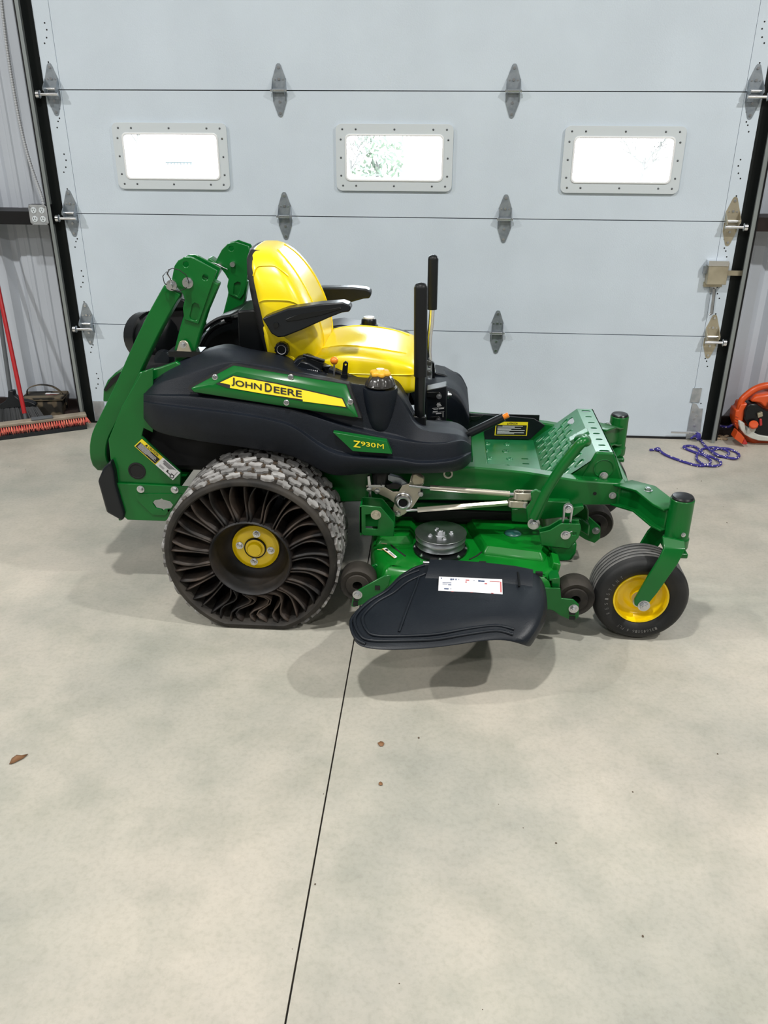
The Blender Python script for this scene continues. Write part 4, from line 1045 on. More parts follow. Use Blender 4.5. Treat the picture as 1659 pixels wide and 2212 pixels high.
    for sd in (-1, 1):
        fk = MB(); pts = [Vector((x, yp+sd*(.060 if k in (0, 1) else (.090 if k in (2, 12) else yo)), z)) for k, (x, z) in enumerate(fpx)]
        k = len(pts); th = Vector((0, -sd*.012, 0))
        quads = [(0,1,2,12), (12,2,3,11), (11,3,4,10), (10,4,5,9), (9,5,6,7,8)]
        fk.add(pts+[p+th for p in pts], quads+[tuple(i+k for i in reversed(q)) for q in quads]+[(i, (i+1) % k, k+(i+1) % k, k+i) for i in range(k)])
        fk = fk.obj('fork_arm', 'green', MW, bevel=.004)
        bolt(MB(), (wx, yp+sd*(yo+.001), wz), axis=(0, sd, 0), r=.016, h=.012).obj('axle_bolt', 'steel', fk)
        MB().cyl((wx-.012, yp+sd*(yo-.014), wz+.006), (wx-.012, yp+sd*.062, wz+.006), .024, n=20).obj('axle_spacer', 'zinc', fk)
    MB().box((xp-.036, yp-.060, zt-.205), (xp+.034, yp+.060, zt-.186)).obj('fork_crown', 'green', MW, bevel=.005)
caster(1.128, -2.075, .541, 1, True)
caster(1.100, -1.085, .500, -1, False)

# ---------------------------------------------------------------- lift linkage on the near side
YK = -1.93
crank = C4([(1010,1165),(1070,1150),(1085,1090),(1100,1070),(1130,1066),(1195,1110),(1190,1150),(1165,1172),(1160,1250),(1100,1340),(1030,1402),(985,1424),(945,1408),(938,1350),(952,1310),(900,1272),(780,1215),(725,1195),(718,1165),(760,1160),(870,1175),(940,1215),(985,1215)])
ck = MB().prism(pp(crank, YK), (0, .008, 0)).obj('bell_crank', 'zinc', MW, bevel=.002)
pc = P(*C4([(1022,1285)])[0], YK)
MB().lathe(pc, BX, [(.033, -.004), (.033, .006), (.030, .008), (.028, .022), (.021, .024), (.017, .022), (.017, -.004)], 32).obj('crank_collar', 'steel', ck)
MB().cyl(pc+Vector((0,.004,0)), pc-Vector((0,.003,0)), .0172, n=24).obj('collar_bore', 'black_matte', ck)
for c in ((745,1190),(810,1207),(978,1390),(1165,1228)):
    MB().lathe(P(*C4([c])[0], YK), BX, [(.011, -.01), (.011, .006), (.009, .010), (0, .011)], 16).obj('crank_pin', 'steel', ck)
MB().prism(pp(C4([(1095,1075),(1130,1066),(1195,1110),(1190,1150),(1100,1160),(1085,1130)]), YK-.02), (0, .03, 0)).obj('crank_bush', 'brass_zinc', ck, bevel=.006)
def rod(p0, p1, p2, p3, name='lift_rod', hexa=False):
    a, b, c, d = [P(*p, YK-.012) for p in (p0, p1, p2, p3)]
    o = MB().cyl(a, b, .0055, n=12).obj('rod_thread', 'steel', MW)
    MB().cyl(b, c, .0105, n=6 if hexa else 18).obj('rod_sleeve', 'zinc', o)
    MB().cyl(c, d, .006, n=12).obj('rod_end', 'steel', o)
rod((884,1049), (929,1053.5), (1101,1067), (1115,1069))
rod((878,1103), (902,1101), (1096,1086), (1104,1085), hexa=True)
def clevis(px, py, L, h):
    p = P(px, py, YK-.012); mb = MB()
    for dy in (-.016, .016): mb.obox(p+Vector((L/2, dy, 0)), (L/2, 0, 0), (0, .003, 0), (0, 0, h/2))
    mb.lathe(p, (0,0,1), [(.014, -h/2), (.019, -h/2), (.019, h/2), (.014, h/2)], 20, closed=True)
    o = mb.obj('clevis', 'zinc', MW, bevel=.002)
    MB().cyl(p+Vector((L*.85, -.024, 0)), p+Vector((L*.85, .024, 0)), .010, n=16).obj('clevis_pin', 'steel', o)
clevis(1120, 1069, .062, .028); clevis(1108, 1086, .052, .026)
# adjuster above the crank and the hanging bolt
ad = MB().lathe(P(823, 1030, YK+.03), (0,0,1), [(0,-.03),(.032,-.03),(.034,-.02),(.034,.02),(.03,.03),(0,.03)], 28, fn=lambda r, h, a: r*(1+.03*math.cos(14*a)*(r > .031))).obj('height_dial', 'black', MW)
MB().prism(pp(C4([(880,1075),(1000,1105),(1060,1150),(1005,1175),(900,1120)]), YK+.01), (0, .02, 0)).obj('dial_plate', 'hinge_metal', ad)
MB().prism(pp(C4([(730,1090),(750,1085),(760,1160),(870,1160),(870,1180),(735,1180)]), YK-.004), (0, .012, 0)).obj('dial_spring', 'steel', ad, bevel=.001)
MB().prism(pp(C4([(880,1160),(960,1150),(1005,1165),(980,1195),(900,1190)]), YK-.006), (0, .012, 0)).obj('dial_latch', 'black', ad)
hb = MB().cyl(P(799.5, 1060, YK+.004), P(799.5, 1092, YK+.004), .0055, n=12); p = P(800, 1089, YK+.004)
hb.cyl(p, p-Vector((0,0,.012)), .011, n=6); hb.obj('hanger_bolt', 'steel', MW)
# deck hangers
h1 = C4([(665,1335),(690,1325),(840,1340),(945,1465),(948,1580),(700,1572),(665,1550)])
hg = MB().prism(pp(h1, -2.02), (0, .006, 0), [pp(C4([(715,1405),(770,1400),(815,1440),(812,1520),(715,1515)]), -2.02)]).obj('deck_hanger', 'green', MW, bevel=.003)
MB().prism(shift(pp(h1, -2.02), (.0, .075, 0)), (0, .006, 0)).obj('hanger_plate', 'green', hg, bevel=.003)
mb = MB(); a, b = P(*C4([(668,1335)])[0], -2.02), P(*C4([(690,1570)])[0], -2.02); mb.box((a.x, -2.02, b.z), (a.x+.006, -1.945, a.z)); mb.obj('hanger_web', 'green', hg)
bolt(MB(), P(*C4([(800,1402)])[0], -2.02), r=.014, h=.014).obj('hanger_nut', 'zinc', hg)
h2 = C5([(770,1290),(860,1268),(960,1207),(1135,1212),(1142,1260),(1120,1335),(1035,1436),(785,1405)])
hg2 = MB().prism(pp(h2, -2.03), (0, .006, 0), [pp(C5([(1065,1292),(1095,1292),(1095,1313),(1065,1313)]), -2.03)]).obj('deck_hanger', 'green', MW, bevel=.003)
MB().prism(shift(pp(h2, -2.03), (0, .035, 0)), (0, .006, 0)).obj('hanger_plate', 'green', hg2, bevel=.003)
bolt(MB(), P(*C5([(1002,1308)])[0], -2.03), r=.013, h=.010).obj('hanger_nut', 'steel', hg2)
MB().cyl(P(*C5([(1010,1300)])[0], -2.047), P(*C5([(1062,1275)])[0], -2.047), .002, n=6).obj('cotter_pin', 'steel', hg2)
MB().tube(spline([P(*c, -2.015) for c in C5([(975,1225),(985,1130),(990,1060),(1005,1040),(1025,1034),(1048,1042),(1060,1065),(1052,1130),(1040,1225)])], 4), .0045, 8).obj('hanger_link', 'steel', hg2)
bolt(MB(), P(*C5([(1028,1072)])[0], -2.005), r=.013, h=.014).obj('link_nut', 'steel', hg2)
# lift arms
MB().prism(pp(C5([(830,1005),(1040,1012),(1060,1035),(1062,1062),(1165,1050),(1167,1078),(1080,1142),(800,1172),(770,1160)]), -1.93), (0, .03, 0)).obj('lift_arm', 'green', MW, bevel=.005)
MB().prism(pp(C5([(520,1080),(690,1070),(690,1200),(520,1190)]), -1.90), (0, .03, 0)).obj('lift_bracket', 'green', MW, bevel=.003)
pl = [(1152,1118),(1163,1095),(1178,1065),(1196,1035),(1220,1000),(1244,970),(1258,955),(1262,946),(1254,944),(1244,948)]
pts = [P(x, y, -1.98) for x, y in pl[:7]]+[P(1266, 954, -1.955), P(1262, 948, -1.92), P(1250, 950, -1.88)]
pd = MB().tube(spline(pts, 4), .0185, 16).obj('lift_pedal_arm', 'green', MW, smooth=70)
MB().prism(pp(C5([(650,1075),(700,1005),(690,930),(740,905),(790,930),(870,920),(850,1000),(770,1180),(740,1215),(690,1210),(660,1170)]), -1.985), (0, .014, 0)).obj('pedal_plate', 'green', pd, bevel=.004)
bolt(MB(), P(1153, 1131, -1.985), r=.017, h=.016).obj('pedal_bolt', 'steel', pd)
for k, cpx in enumerate(((1243, 946), (1259, 937))):
    p = P(*cpx, -1.86); mb = MB().obox(p, (.018, 0, .012), (0, .020, 0), (-.004, 0, .006)); pdl = mb.obj('pedal_pad', 'platform_green', pd, bevel=.002)

# ---------------------------------------------------------------- mowing deck
ZD = .262
def deck_h(x, y):
    return 0
ox = [(.055,-2.07),(.09,-2.135),(.16,-2.17),(.64,-2.19),(.70,-2.15),(.735,-2.05),(.74,-1.60),(.82,-1.45),(.82,-1.05),(.72,-.88),(.12,-.86),(.03,-1.0),(.02,-1.5),(.035,-1.9)]
def inset(pts, d):
    n = len(pts); out = []
    for i in range(n):
        a, b, c = Vector(pts[i-1]).to_2d(), Vector(pts[i]).to_2d(), Vector(pts[(i+1) % n]).to_2d()
        n1 = Vector((-(b-a).y, (b-a).x)).normalized(); n2 = Vector((-(c-b).y, (c-b).x)).normalized(); nn = (n1+n2).normalized()
        out.append((b.x+nn.x*d, b.y+nn.y*d))
    return out
oxs = [(p.x, p.y) for p in spline([(x, y, 0) for x, y in ox], 4, closed=True)]
rings = [(0, .135), (0, .205), (.004, .230), (.012, .248), (.026, .259), (.040, ZD)]
rows = [[Vector((x, y, z)) for x, y in inset(oxs, d)] for d, z in rings]
dk = MB().grid(rows, closed_u=True); dk.add(rows[-1], fill([rows[-1]]))
dk = dk.obj('mower_deck', 'green_dusty', MW, smooth=60, merge=True, label='green stamped steel mowing deck')
# raised front shelf of the deck
def bump_(pts, z0, z1, r, name='deck_shelf'):
    return MB().grid([[Vector((x, y, z0)) for x, y in pts], [Vector((x, y, z1-r)) for x, y in pts], [Vector((x, y, z1)) for x, y in inset(pts, r)]], closed_u=True).add([Vector((x, y, z1)) for x, y in inset(pts, r)], [tuple(range(len(pts)))]).obj(name, 'green_dusty', dk, bevel=.008, seg=3)
bump_([(.46,-2.02),(.68,-2.06),(.71,-1.98),(.71,-1.40),(.44,-1.40),(.40,-1.80)], .255, .290, .025)
bump_([(.06,-1.98),(.20,-1.96),(.22,-1.40),(.05,-1.40)], .255, .290, .025)
MB().box((.08, -1.80, .34), (.62, -1.79, .362)).obj('belt_shield', 'green', dk)
MB().box((.05, -1.78, .26), (.66, -1.20, .34)).obj('belt_cover', 'black_matte', dk, bevel=.02)
# front corner bracket of the deck
MB().prism(pp(C5([(870,1420),(1110,1380),(1100,1480),(1060,1545),(900,1550)]), -2.02), (0, .10, 0)).obj('deck_corner', 'green', dk, bevel=.012)
MB().prism(pp([(1196,1215),(1212,1220),(1203,1252),(1190,1292),(1172,1290)], -2.10), (0, .08, 0)).obj('deck_lip', 'green_dusty', dk, bevel=.004)
# spindle pulley
pz = .318; pcn = PZ(952, 1153, pz+.012)
pu = MB().lathe((pcn.x, pcn.y, pz), (0,0,1), [(0, -.004), (.088, -.004), (.094, -.002), (.070, .006), (.070, .008), (.094, .016), (.096, .019), (.090, .019), (.074, .013), (.058, .013), (.050, .010), (.024, .010), (0, .010)], 48).obj('spindle_pulley', 'steel', MW, smooth=30)
MB().lathe((pcn.x, pcn.y, pz-.026), (0,0,1), [(0, -.004), (.088, -.004), (.092, -.001), (.070, .006), (.070, .02), (0, .02)], 48).obj('lower_sheave', 'steel', pu)
MB().lathe((pcn.x, pcn.y, ZD), (0,0,1), [(.10, -.004), (.10, .010), (.085, .016), (.06, .03), (.0, .03)], 36).obj('spindle_housing', 'black', pu)
Z1 = (0,0,1); bolts('pulley_nut', pu, [((pcn.x, pcn.y, pz+.010), Z1, .017, .014)])
bolts('pulley_bolt', pu, [((pcn.x+.041*math.cos(a), pcn.y+.041*math.sin(a), pz+.011), Z1, .007, .006) for a in [math.radians(20+90*k) for k in range(4)]])
bolts('housing_bolt', pu, [((pcn.x+.094*math.cos(a), pcn.y+.094*math.sin(a), ZD+.010), Z1, .006, .006) for a in [2*PI*k/8 for k in range(8)]])
MB().ball(PZ(1108, 1152, .292), .03, sq=(1.1, 1, .35)).obj('grease_patch', 'grease', dk)
# deck cover strips
MB().tube([PZ(x, y, ZD) for x, y in ((842,1167),(845,1178),(852,1184),(864,1193),(876,1202))], .0035, 6).obj('deck_seam', 'black_matte', dk)
MB().tube([PZ(x, y, ZD) for x, y in ((1014,1209),(1030,1201),(1044,1190))], .0035, 6).obj('deck_seam', 'black_matte', dk)
q = [PZ(x, y, ZD+.0048) for x, y in ((825,1185),(852,1206),(858,1203),(834,1183))]
mb = MB(); add_patch(mb, q, 0, 1, 0, 1); mb.obj('deck_decal', 'label_white', dk, smooth=0)
mb = MB(); q2 = shift(q, (0,0,.0006)); add_patch(mb, q2, 0, 1, 0, .14); mb.obj('decal_edge', 'amber', dk, smooth=0)
mb = MB(); add_patch(mb, q2, .12, .3, .3, .9); add_patch(mb, q2, .45, .95, .35, .45); add_patch(mb, q2, .45, .9, .6, .7); mb.obj('decal_print', 'print_black', dk, smooth=0)
for (x, y), (u, v), z in (((822,1173.5),(836,1175),ZD+.004), ((815,1187),(826,1188),ZD+.002), ((839,1161),(843,1163.5),.27)):
    MB().tube([PZ(x, y, z+.003), PZ(u, v, z+.003)], .0013, 5).obj('grass_clipping', 'crumbs', dk)

# discharge chute: a thick moulded flap
def chute():
    L = [[(860,1243),(895,1226),(926,1214),(985,1216),(1048,1221),(1110,1228),(1153,1236),(1166,1246),(1176,1266)],
         [(836,1276),(878,1252),(922,1240),(983,1246),(1046,1250),(1108,1255),(1157,1264),(1172,1280),(1180,1296)],
         [(800,1300),(850,1290),(908,1285),(972,1292),(1040,1298),(1104,1300),(1160,1304),(1175,1314),(1182,1326)],
         [(770,1327),(830,1330),(886,1335),(956,1340),(1026,1340),(1094,1334),(1152,1338),(1164,1350),(1172,1354)],
         [(753,1350),(812,1362),(868,1366),(940,1366),(1010,1356),(1080,1350),(1128,1362),(1148,1376),(1154,1380)],
         [(760,1378),(812,1388),(866,1388),(938,1386),(1008,1376),(1078,1369),(1118,1380),(1138,1388),(1148,1390)],
         [(771,1398),(812,1406),(866,1406),(938,1402),(1008,1391),(1074,1381),(1112,1387),(1134,1394),(1143,1396)]]
    H = [(.300, .300), (.296, .292), (.282, .278), (.266, .262), (.250, .244), (.238, .232), (.226, .222)]
    drop = [.030, .010, 0, 0, 0, 0, .006, .022, .050]; fade = [1, .8, .6, .4, .2, .1, 0]
    return [[PZ(x, y, lerp(H[i][0], H[i][1], j/8)-drop[j]*(fade[i] if j < 3 else 1)) for j, (x, y) in enumerate(l)] for i, l in enumerate(L)]
cr = chute()
ch = MB().grid(cr).obj('discharge_chute', 'chute_plastic', MW, sub=2, solid=.006, label='black plastic discharge chute flap')
from mathutils.bvhtree import BVHTree
_bv = BVHTree.FromPolygons([p for r in cr for p in r], [(i*9+j, i*9+j+1, i*9+j+10, i*9+j+9) for i in range(6) for j in range(8)])
def CH(px, py, lift=.006):
    d_ = ray(px, py).normalized(); loc, nor, idx, dist = _bv.ray_cast(CAM, d_)
    if loc is None: loc, nor, idx, dist = _bv.find_nearest(PZ(px, py, .25))
    return loc+(nor if nor.z > 0 else -nor)*lift
def surf(u, v):   # point on the chute grid
    n, m = len(cr)-1, len(cr[0])-1; a = min(n-1, int(v*n)); b = min(m-1, int(u*m)); fv = v*n-a; fu = u*m-b
    return (cr[a][b]*(1-fu)+cr[a][b+1]*fu)*(1-fv)+(cr[a+1][b]*(1-fu)+cr[a+1][b+1]*fu)*fv
for px_ in ([(905,1236),(868,1252),(836,1280),(800,1302),(774,1326),(766,1346),(778,1374),(800,1386),(866,1387),(938,1384),(1008,1373),(1070,1365),(1108,1373)],
            [(918,1243),(880,1260),(850,1284),(814,1304),(787,1330),(784,1346),(794,1366),(812,1376),(866,1377),(938,1373),(1008,1361),(1070,1354),(1110,1362)],
            [(918,1224),(890,1234),(862,1256),(832,1282),(790,1306),(764,1330),(758,1350),(768,1380),(790,1394)]):
    MB().tube(spline([CH(x, y, .0065) for x, y in px_], 4), .0055, 8).obj('chute_ridge', 'chute_plastic', ch, smooth=70)
MB().tube(spline([CH(x, y, .0065) for x, y in ((905,1250),(898,1272),(886,1302),(872,1340),(862,1368))], 3), .0045, 8).obj('chute_ridge', 'chute_plastic', ch, smooth=70)
# raised hinge channel along the deck edge
hr = [[CH(x, y, l) for x, y in r] for r, l in (([(928,1215),(985,1217.5),(1048,1222),(1110,1229),(1150,1237)], .006), ([(928,1217),(985,1219),(1048,1224),(1110,1231),(1150,1239)], .018), ([(924,1240),(985,1245),(1048,1249),(1110,1254),(1150,1261)], .018), ([(918,1252),(985,1256),(1048,1260),(1110,1265),(1150,1269)], .004))]
MB().grid(hr).obj('hinge_channel', 'chute_plastic', ch, bevel=.002)
MB().tube([CH(1117, 1246, .018), CH(1119, 1262, .018), CH(1120, 1273, .012)], .004, 8).obj('chute_stay', 'black', ch)
for x, y in ((936,1213),(1042,1221),(1146,1233)): p = CH(x, y, .008); MB().box((p.x-.012, p.y-.006, p.z-.008), (p.x+.012, p.y+.006, p.z+.006)).obj('hinge_clip', 'black_matte', ch)
MB().cyl(PZ(914, 1215, .302), PZ(928, 1215.5, .302), .006, n=10).obj('hinge_rod', 'steel', ch)
# chute sticker following the flap
def lab(u0, u1, v0, v1, lift, n=8):
    q = [(946.5,1280.5), (1085.5,1286.5), (1084,1260), (948,1254)]; rows = []
    def px(u, v): return [(q[0][i]*(1-u)+q[1][i]*u)*(1-v)+(q[3][i]*(1-u)+q[2][i]*u)*v for i in (0, 1)]
    for v in (v0, lerp(v0, v1, .5), v1): rows.append([CH(*px(lerp(u0, u1, i/n), v), lift+.012*v) for i in range(n+1)])
    return MB().grid(rows)
lab(0, 1, 0, 1, .0050).obj('chute_label', 'label_white', ch, smooth=0, label='worn white sticker')
pr = MB(); rd = MB()
for u0, u1, v0, v1 in ((.03,.05,.86,.92),(.18,.21,.78,.90),(.215,.24,.80,.90),(.26,.28,.80,.90),(.31,.32,.82,.88),(.55,.56,.80,.86),(.62,.66,.76,.88),(.665,.72,.76,.86),(.06,.20,.58,.62),(.06,.14,.50,.53),(.15,.20,.44,.50),(.09,.16,.16,.24),(.19,.20,.18,.24)):
    l = lab(u0, u1, v0, v1, .0058, 1); pr.add(l.v, l.f)
for u0, u1, v0, v1 in ((.42,.48,.80,.86),(.42,.44,.66,.74),(.72,.76,.62,.68),(.965,.985,.12,.82),(.80,.96,.80,.83),(.20,.24,.02,.05),(.50,.54,.02,.05),(.82,.86,.02,.06)):
    l = lab(u0, u1, v0, v1, .0060, 1); rd.add(l.v, l.f)
pr.obj('label_print', 'print_blue', ch, smooth=0, kind='stuff'); rd.obj('label_edge', 'print_red', ch, smooth=0, kind='stuff')
mb = MB(); uv, fs = text_mesh('DO NOT REMOVE', 0); mb.add([CH(968+a*104, 1298+a*4-b*8, .0056) for a, b in uv], fs); mb.obj('moulded_lettering', 'plastic', ch, smooth=0)

# ---------------------------------------------------------------- anti-scalp rollers
def roller(c, axis, r, w_, name='deck_roller'):
    c, a = Vector(c), Vector(axis).normalized()
    prof = [(.018, -w_/2), (r*.62, -w_/2), (r*.66, -w_/2+.006), (r*.90, -w_/2), (r, -w_/2+.012), (r*1.01, 0), (r, w_/2-.012), (r*.90, w_/2), (r*.66, w_/2-.006), (r*.62, w_/2), (.018, w_/2)]
    return MB().lathe(c, a, prof, 36, closed=True).obj(name, 'rubber_dusty', MW, smooth=40)
q0 = P(772, 1266, -2.18); roller((q0.x, -2.14, q0.z), (0,1,0), .066, .08)
rbk = MB().prism(pp(C7([(95,1030),(110,950),(130,920),(330,810),(380,805),(365,880),(300,960),(200,1010),(115,1035)]), -2.21), (0, .008, 0)).obj('roller_bracket', 'green', MW, bevel=.003)
bolt(MB(), P(*C7([(140,943)])[0], -2.21), r=.013, h=.012).obj('roller_bolt', 'steel', rbk)
for c in ((283,895),(130,975),(125,1010)): p = P(*C7([c])[0], -2.2112); MB().box((p.x-.009, p.y-.0006, p.z-.009), (p.x+.009, p.y, p.z+.009)).obj('bracket_hole', 'black_matte', rbk)
MB().prism(pp(C7([(190,770),(270,725),(295,740),(290,830),(240,850)]), -2.10), (0, .012, 0)).obj('roller_bracket', 'green', MW, bevel=.003)
q0 = P(1243, 1296, -2.16); roller((q0.x, -2.12, q0.z), (0,1,0), .070, .085)
rb2 = MB().prism(pp(C8([(190,1120),(335,1125),(340,1215),(450,1225),(500,1270),(500,1380),(460,1410),(400,1400),(330,1370),(270,1325),(200,1310)]), -2.19), (0, .008, 0)).obj('roller_bracket', 'green', MW, bevel=.003)
MB().prism(pp(C8([(235,1040),(330,1030),(330,1120),(255,1115),(255,1060),(235,1060)]), -2.17), (0, .06, 0)).obj('bracket_post', 'green', rb2, bevel=.003)
bolt(MB(), P(*C8([(452,1304)])[0], -2.19), r=.013, h=.012).obj('roller_bolt', 'steel', rb2)
for c in ((440,1345),(440,1388)): p = P(*C8([c])[0], -2.1912); MB().box((p.x-.011, p.y-.0006, p.z-.007), (p.x+.011, p.y, p.z+.007)).obj('bracket_hole', 'black_matte', rb2)
MB().prism(pp(C8([(325,1045),(440,1045),(465,1075),(460,1110),(330,1120)]), -2.07), (0, .008, 0)).obj('roller_bracket', 'green', MW, bevel=.002)
q0 = P(1288, 1134, -1.60)
roller((q0.x, -1.56, q0.z), (0,1,0), .072, .085)
rb3 = MB().prism(pp(C8([(590,480),(690,570),(695,600),(690,680),(640,720),(560,690),(480,640),(480,520)]), -1.62), (0, .008, 0)).obj('roller_bracket', 'green', MW, bevel=.003)
bolt(MB(), P(*C8([(652,606)])[0], -1.62), r=.012, h=.010).obj('roller_bolt', 'steel', rb3)
MB().prism(pp(C8([(430,390),(560,385),(590,430),(590,520),(430,470)]), -1.70), (0, .2, 0)).obj('deck_front_arm', 'green', MW, bevel=.006)
MB().prism(pp(C8([(390,480),(520,500),(600,560),(590,660),(430,560)]), -1.72), (0, .10, 0)).obj('deck_front_plate', 'green', MW, bevel=.006)
# ================================================================== THINGS AROUND THE DOOR
# ---- outlet box and conduit on the left girt
oc = P(87, 463, -.03); s = .052
ob = empty('outlet_box', 'galvanised four-way outlet box on the black girt', 'outlet box', loc=(oc.x, 0, oc.z))
MB().box((oc.x-s*.95, -.048, oc.z-s), (oc.x+s*1.25, .0, oc.z+s)).obj('box_body', 'dark_steel', ob)
cv = MB().prism([Vector((oc.x+x*s, -.054, oc.z+z*s)) for x, z in ((-1,-.8),(-.8,-1),(.8,-1),(1,-.8),(1,.8),(.8,1),(-.8,1),(-1,.8))], (0, .006, 0)).obj('cover_plate', 'galvanized', ob, bevel=.0015)
for a in (-.44, .44):
    for b in (-.44, .44):
        c = Vector((oc.x+a*s, -.054, oc.z+b*s)); r = MB().lathe(c, (0,-1,0), [(0, .003), (.015, .003), (.0165, .001), (.0165, -.001)], 20).obj('receptacle', 'frame_vinyl', cv)
        mb = MB()
        for dx in (-.006, .006): mb.box((c.x+dx-.0014, -.0575, c.z), (c.x+dx+.0014, -.0568, c.z+.009))
        mb.cyl((c.x, -.0575, c.z-.007), (c.x, -.0568, c.z-.007), .003, n=8); mb.obj('socket_slots', 'black_matte', ob, kind='stuff')
mb = MB()
for a, b in ((-.8,.8),(.8,.8),(-.8,-.8),(.8,-.8)): mb.cyl((oc.x+a*s, -.054, oc.z+b*s), (oc.x+a*s, -.058, oc.z+b*s), .004, n=8)
mb.obj('cover_screws', 'steel', ob, kind='stuff')
pts = spline([P(95, 447, -.025), P(90, 425, -.01), P(76, 385, .03), P(60, 335, .06), P(44, 270, .09), P(28, 185, .11), P(14, 95, .11), P(4, 10, .10), P(-4, -80, .09)], 22)
def resample(pts, step):
    out = [pts[0]]; acc = 0
    for a, b in zip(pts, pts[1:]):
        L_ = (b-a).length; t_ = step-acc
        while t_ <= L_: out.append(lerp(a, b, t_/L_)); t_ += step
        acc = L_-(t_-step)
    return out
pts = resample(pts, .0062); rs = [.0092 if i % 2 else .0070 for i in range(len(pts))]
cd = MB().tube(pts, rs, 10).obj('flexible_conduit', 'conduit_metal', smooth=20); tag(cd, 'ribbed metal flexible conduit running up from the outlet box', 'conduit')
MB().cyl(P(96, 450, -.025), P(94, 441, -.022), .014, n=14).obj('conduit_connector', 'steel', cd)

# ---- push broom
A = Vector((-1.845, -.085, 0)); d = Vector((-.880, -.475, 0)); n_ = Vector((.475, -.880, 0)); LB = .61
pb = empty('push_broom', 'push broom with a red handle and coral-red bristles', 'broom', loc=tuple(A+d*LB/2))
tilt = Vector((0, 0, 1))
MB().obox(A+d*LB/2-n_*.012+Vector((0,0,.078)), d*LB/2, n_*.030, Vector((0,0,.011))+n_*.002).obj('broom_block', 'wood', pb, bevel=.006)
random.seed(3)
tf = MB(); bk = MB()
NTF = 44
for row in range(3):
    for k in range(NTF):
        u = (k+.5)/NTF*LB; base = A+d*u+n_*(-.028+.022*row)+Vector((0,0,.068))
        for j in range(7 if row == 2 else 4):
            sp = Vector((random.uniform(-1,1), random.uniform(-1,1), 0))
            if k == 0: sp -= d*1.5
            tip = base+sp*.012+n_*(.014+.010*row*.5)-Vector((0,0,.030+random.uniform(0,.014)))
            a_ = (tip-base).cross(Vector((0,0,1))).normalized()*.0022; b_ = (tip-base).cross(a_).normalized()*.0022
            tf.add([base+a_, base-a_*.5+b_, base-a_*.5-b_, tip], [(0,1,3),(1,2,3),(2,0,3)])
        tf.cyl(base, base+n_*.007-Vector((0,0,.026)), .0035, .0062, n=6)
tf.obj('red_bristles', 'bristle_red', pb, kind='stuff')
bk.obox(A+d*LB/2-n_*.004+Vector((0,0,.044)), d*LB/2*.97, n_*.016, Vector((0,0,.024))); bk.obox(A+d*LB/2+n_*.006+Vector((0,0,.013)), d*LB/2*.97, n_*.028, Vector((0,0,.0125))); bk.obj('black_core', 'broom_black', pb)  # solid black bars inside and below the red tufts
hb_ = P(53, 893, -.17); ht = P(0, 640, .0); top_ = hb_+(ht-hb_)*1.9
MB().cyl(hb_, top_, .0125, n=18).obj('broom_handle', 'red_paint', pb)
MB().obox(A+d*.25+Vector((0,0,.094)), d*.06, n_*.02, Vector((0,0,.006))).obj('handle_bracket', 'grey_tube', pb, bevel=.003)
MB().cyl(hb_+(hb_-ht).normalized()*.05, hb_+(ht-hb_)*.03, .010, n=14).obj('handle_socket', 'grey_tube', pb)

# ---- angle broom behind it
YG = -.02
gb = empty('angle_broom', 'black angle broom with a grey handle behind the push broom', 'broom', loc=(P(23, 900, YG).x, YG, 0))
a = P(23, 848, YG); b = P(0, 690, .06); MB().cyl(a, a+(b-a)*2.6, .0125, n=18).obj('broom_handle', 'grey_tube', gb)
hd_ = CL([(130,510),(220,510),(235,590),(330,660),(500,690),(585,730),(610,770),(400,790),(200,800),(-60,840),(-120,800),(0,740),(90,680),(130,610)])
MB().prism(pp(hd_, YG-.02), (0, .04, 0)).obj('broom_head', 'plastic_smooth', gb, bevel=.006)
random.seed(5); mb = MB()
y0 = [P(*c, YG) for c in CL([(-120,815),(600,770)])]; y1 = [P(*c, YG-.03) for c in CL([(-160,1085),(760,1010)])]
for k in range(420):
    u = random.random(); v = random.uniform(-.018, .018)
    p0 = lerp(y0[0], y0[1], u)+Vector((0, v, .006)); p1 = lerp(y1[0], y1[1], u)+Vector((random.uniform(-.006,.006), v*1.6, 0)); p1.z = max(p1.z, .006)
    a_ = Vector((.0022, 0, 0)); b_ = Vector((0, .0022, 0))
    mb.add([p0+a_, p0-a_+b_, p0-a_-b_, p1+a_*.7, p1-a_*.7+b_, p1-a_*.7-b_], [(0,1,4,3),(1,2,5,4),(2,0,3,5)])
mb.obj('black_bristles', 'broom_black', gb, kind='stuff')

# ---- camouflage cooler bag
f0 = PZ(71, 905, 0); f1 = PZ(141, 905, 0); f2 = PZ(168, 892, 0)
f0 = Vector((f1.x-.235, f1.y-.035, 0)); ux = (f1-f0).normalized(); uy = Vector((-ux.y, ux.x, 0)); W_, D_, H_ = .235, .130, .122
cb = empty('cooler_bag', 'small camouflage lunch cooler bag with a strap handle', 'cooler bag', loc=tuple(f0+ux*W_/2+uy*D_/2))
cc = f0+ux*W_/2+uy*D_/2
mb = MB(); rows = []
for z, g in ((0, .94), (.01, .97), (H_*.6, 1.0), (H_, 1.0)): rows.append([cc+ux*W_/2*g*a+uy*D_/2*g*b+Vector((0,0,z)) for a, b in ((-1,-1),(1,-1),(1,1),(-1,1))])
mb.grid(rows, closed_u=True); mb.add(rows[0], [(0,1,2,3)]); mb.add(rows[-1], [(0,1,2,3)])
mb.obj('bag_body', 'camo', cb, bevel=.008, merge=True)
ld_ = MB().obox(cc+Vector((0,0,H_+.010)), ux*(W_/2+.008), uy*(D_/2+.008), Vector((0,0,.009))).obj('bag_lid', 'camo', cb, bevel=.004)
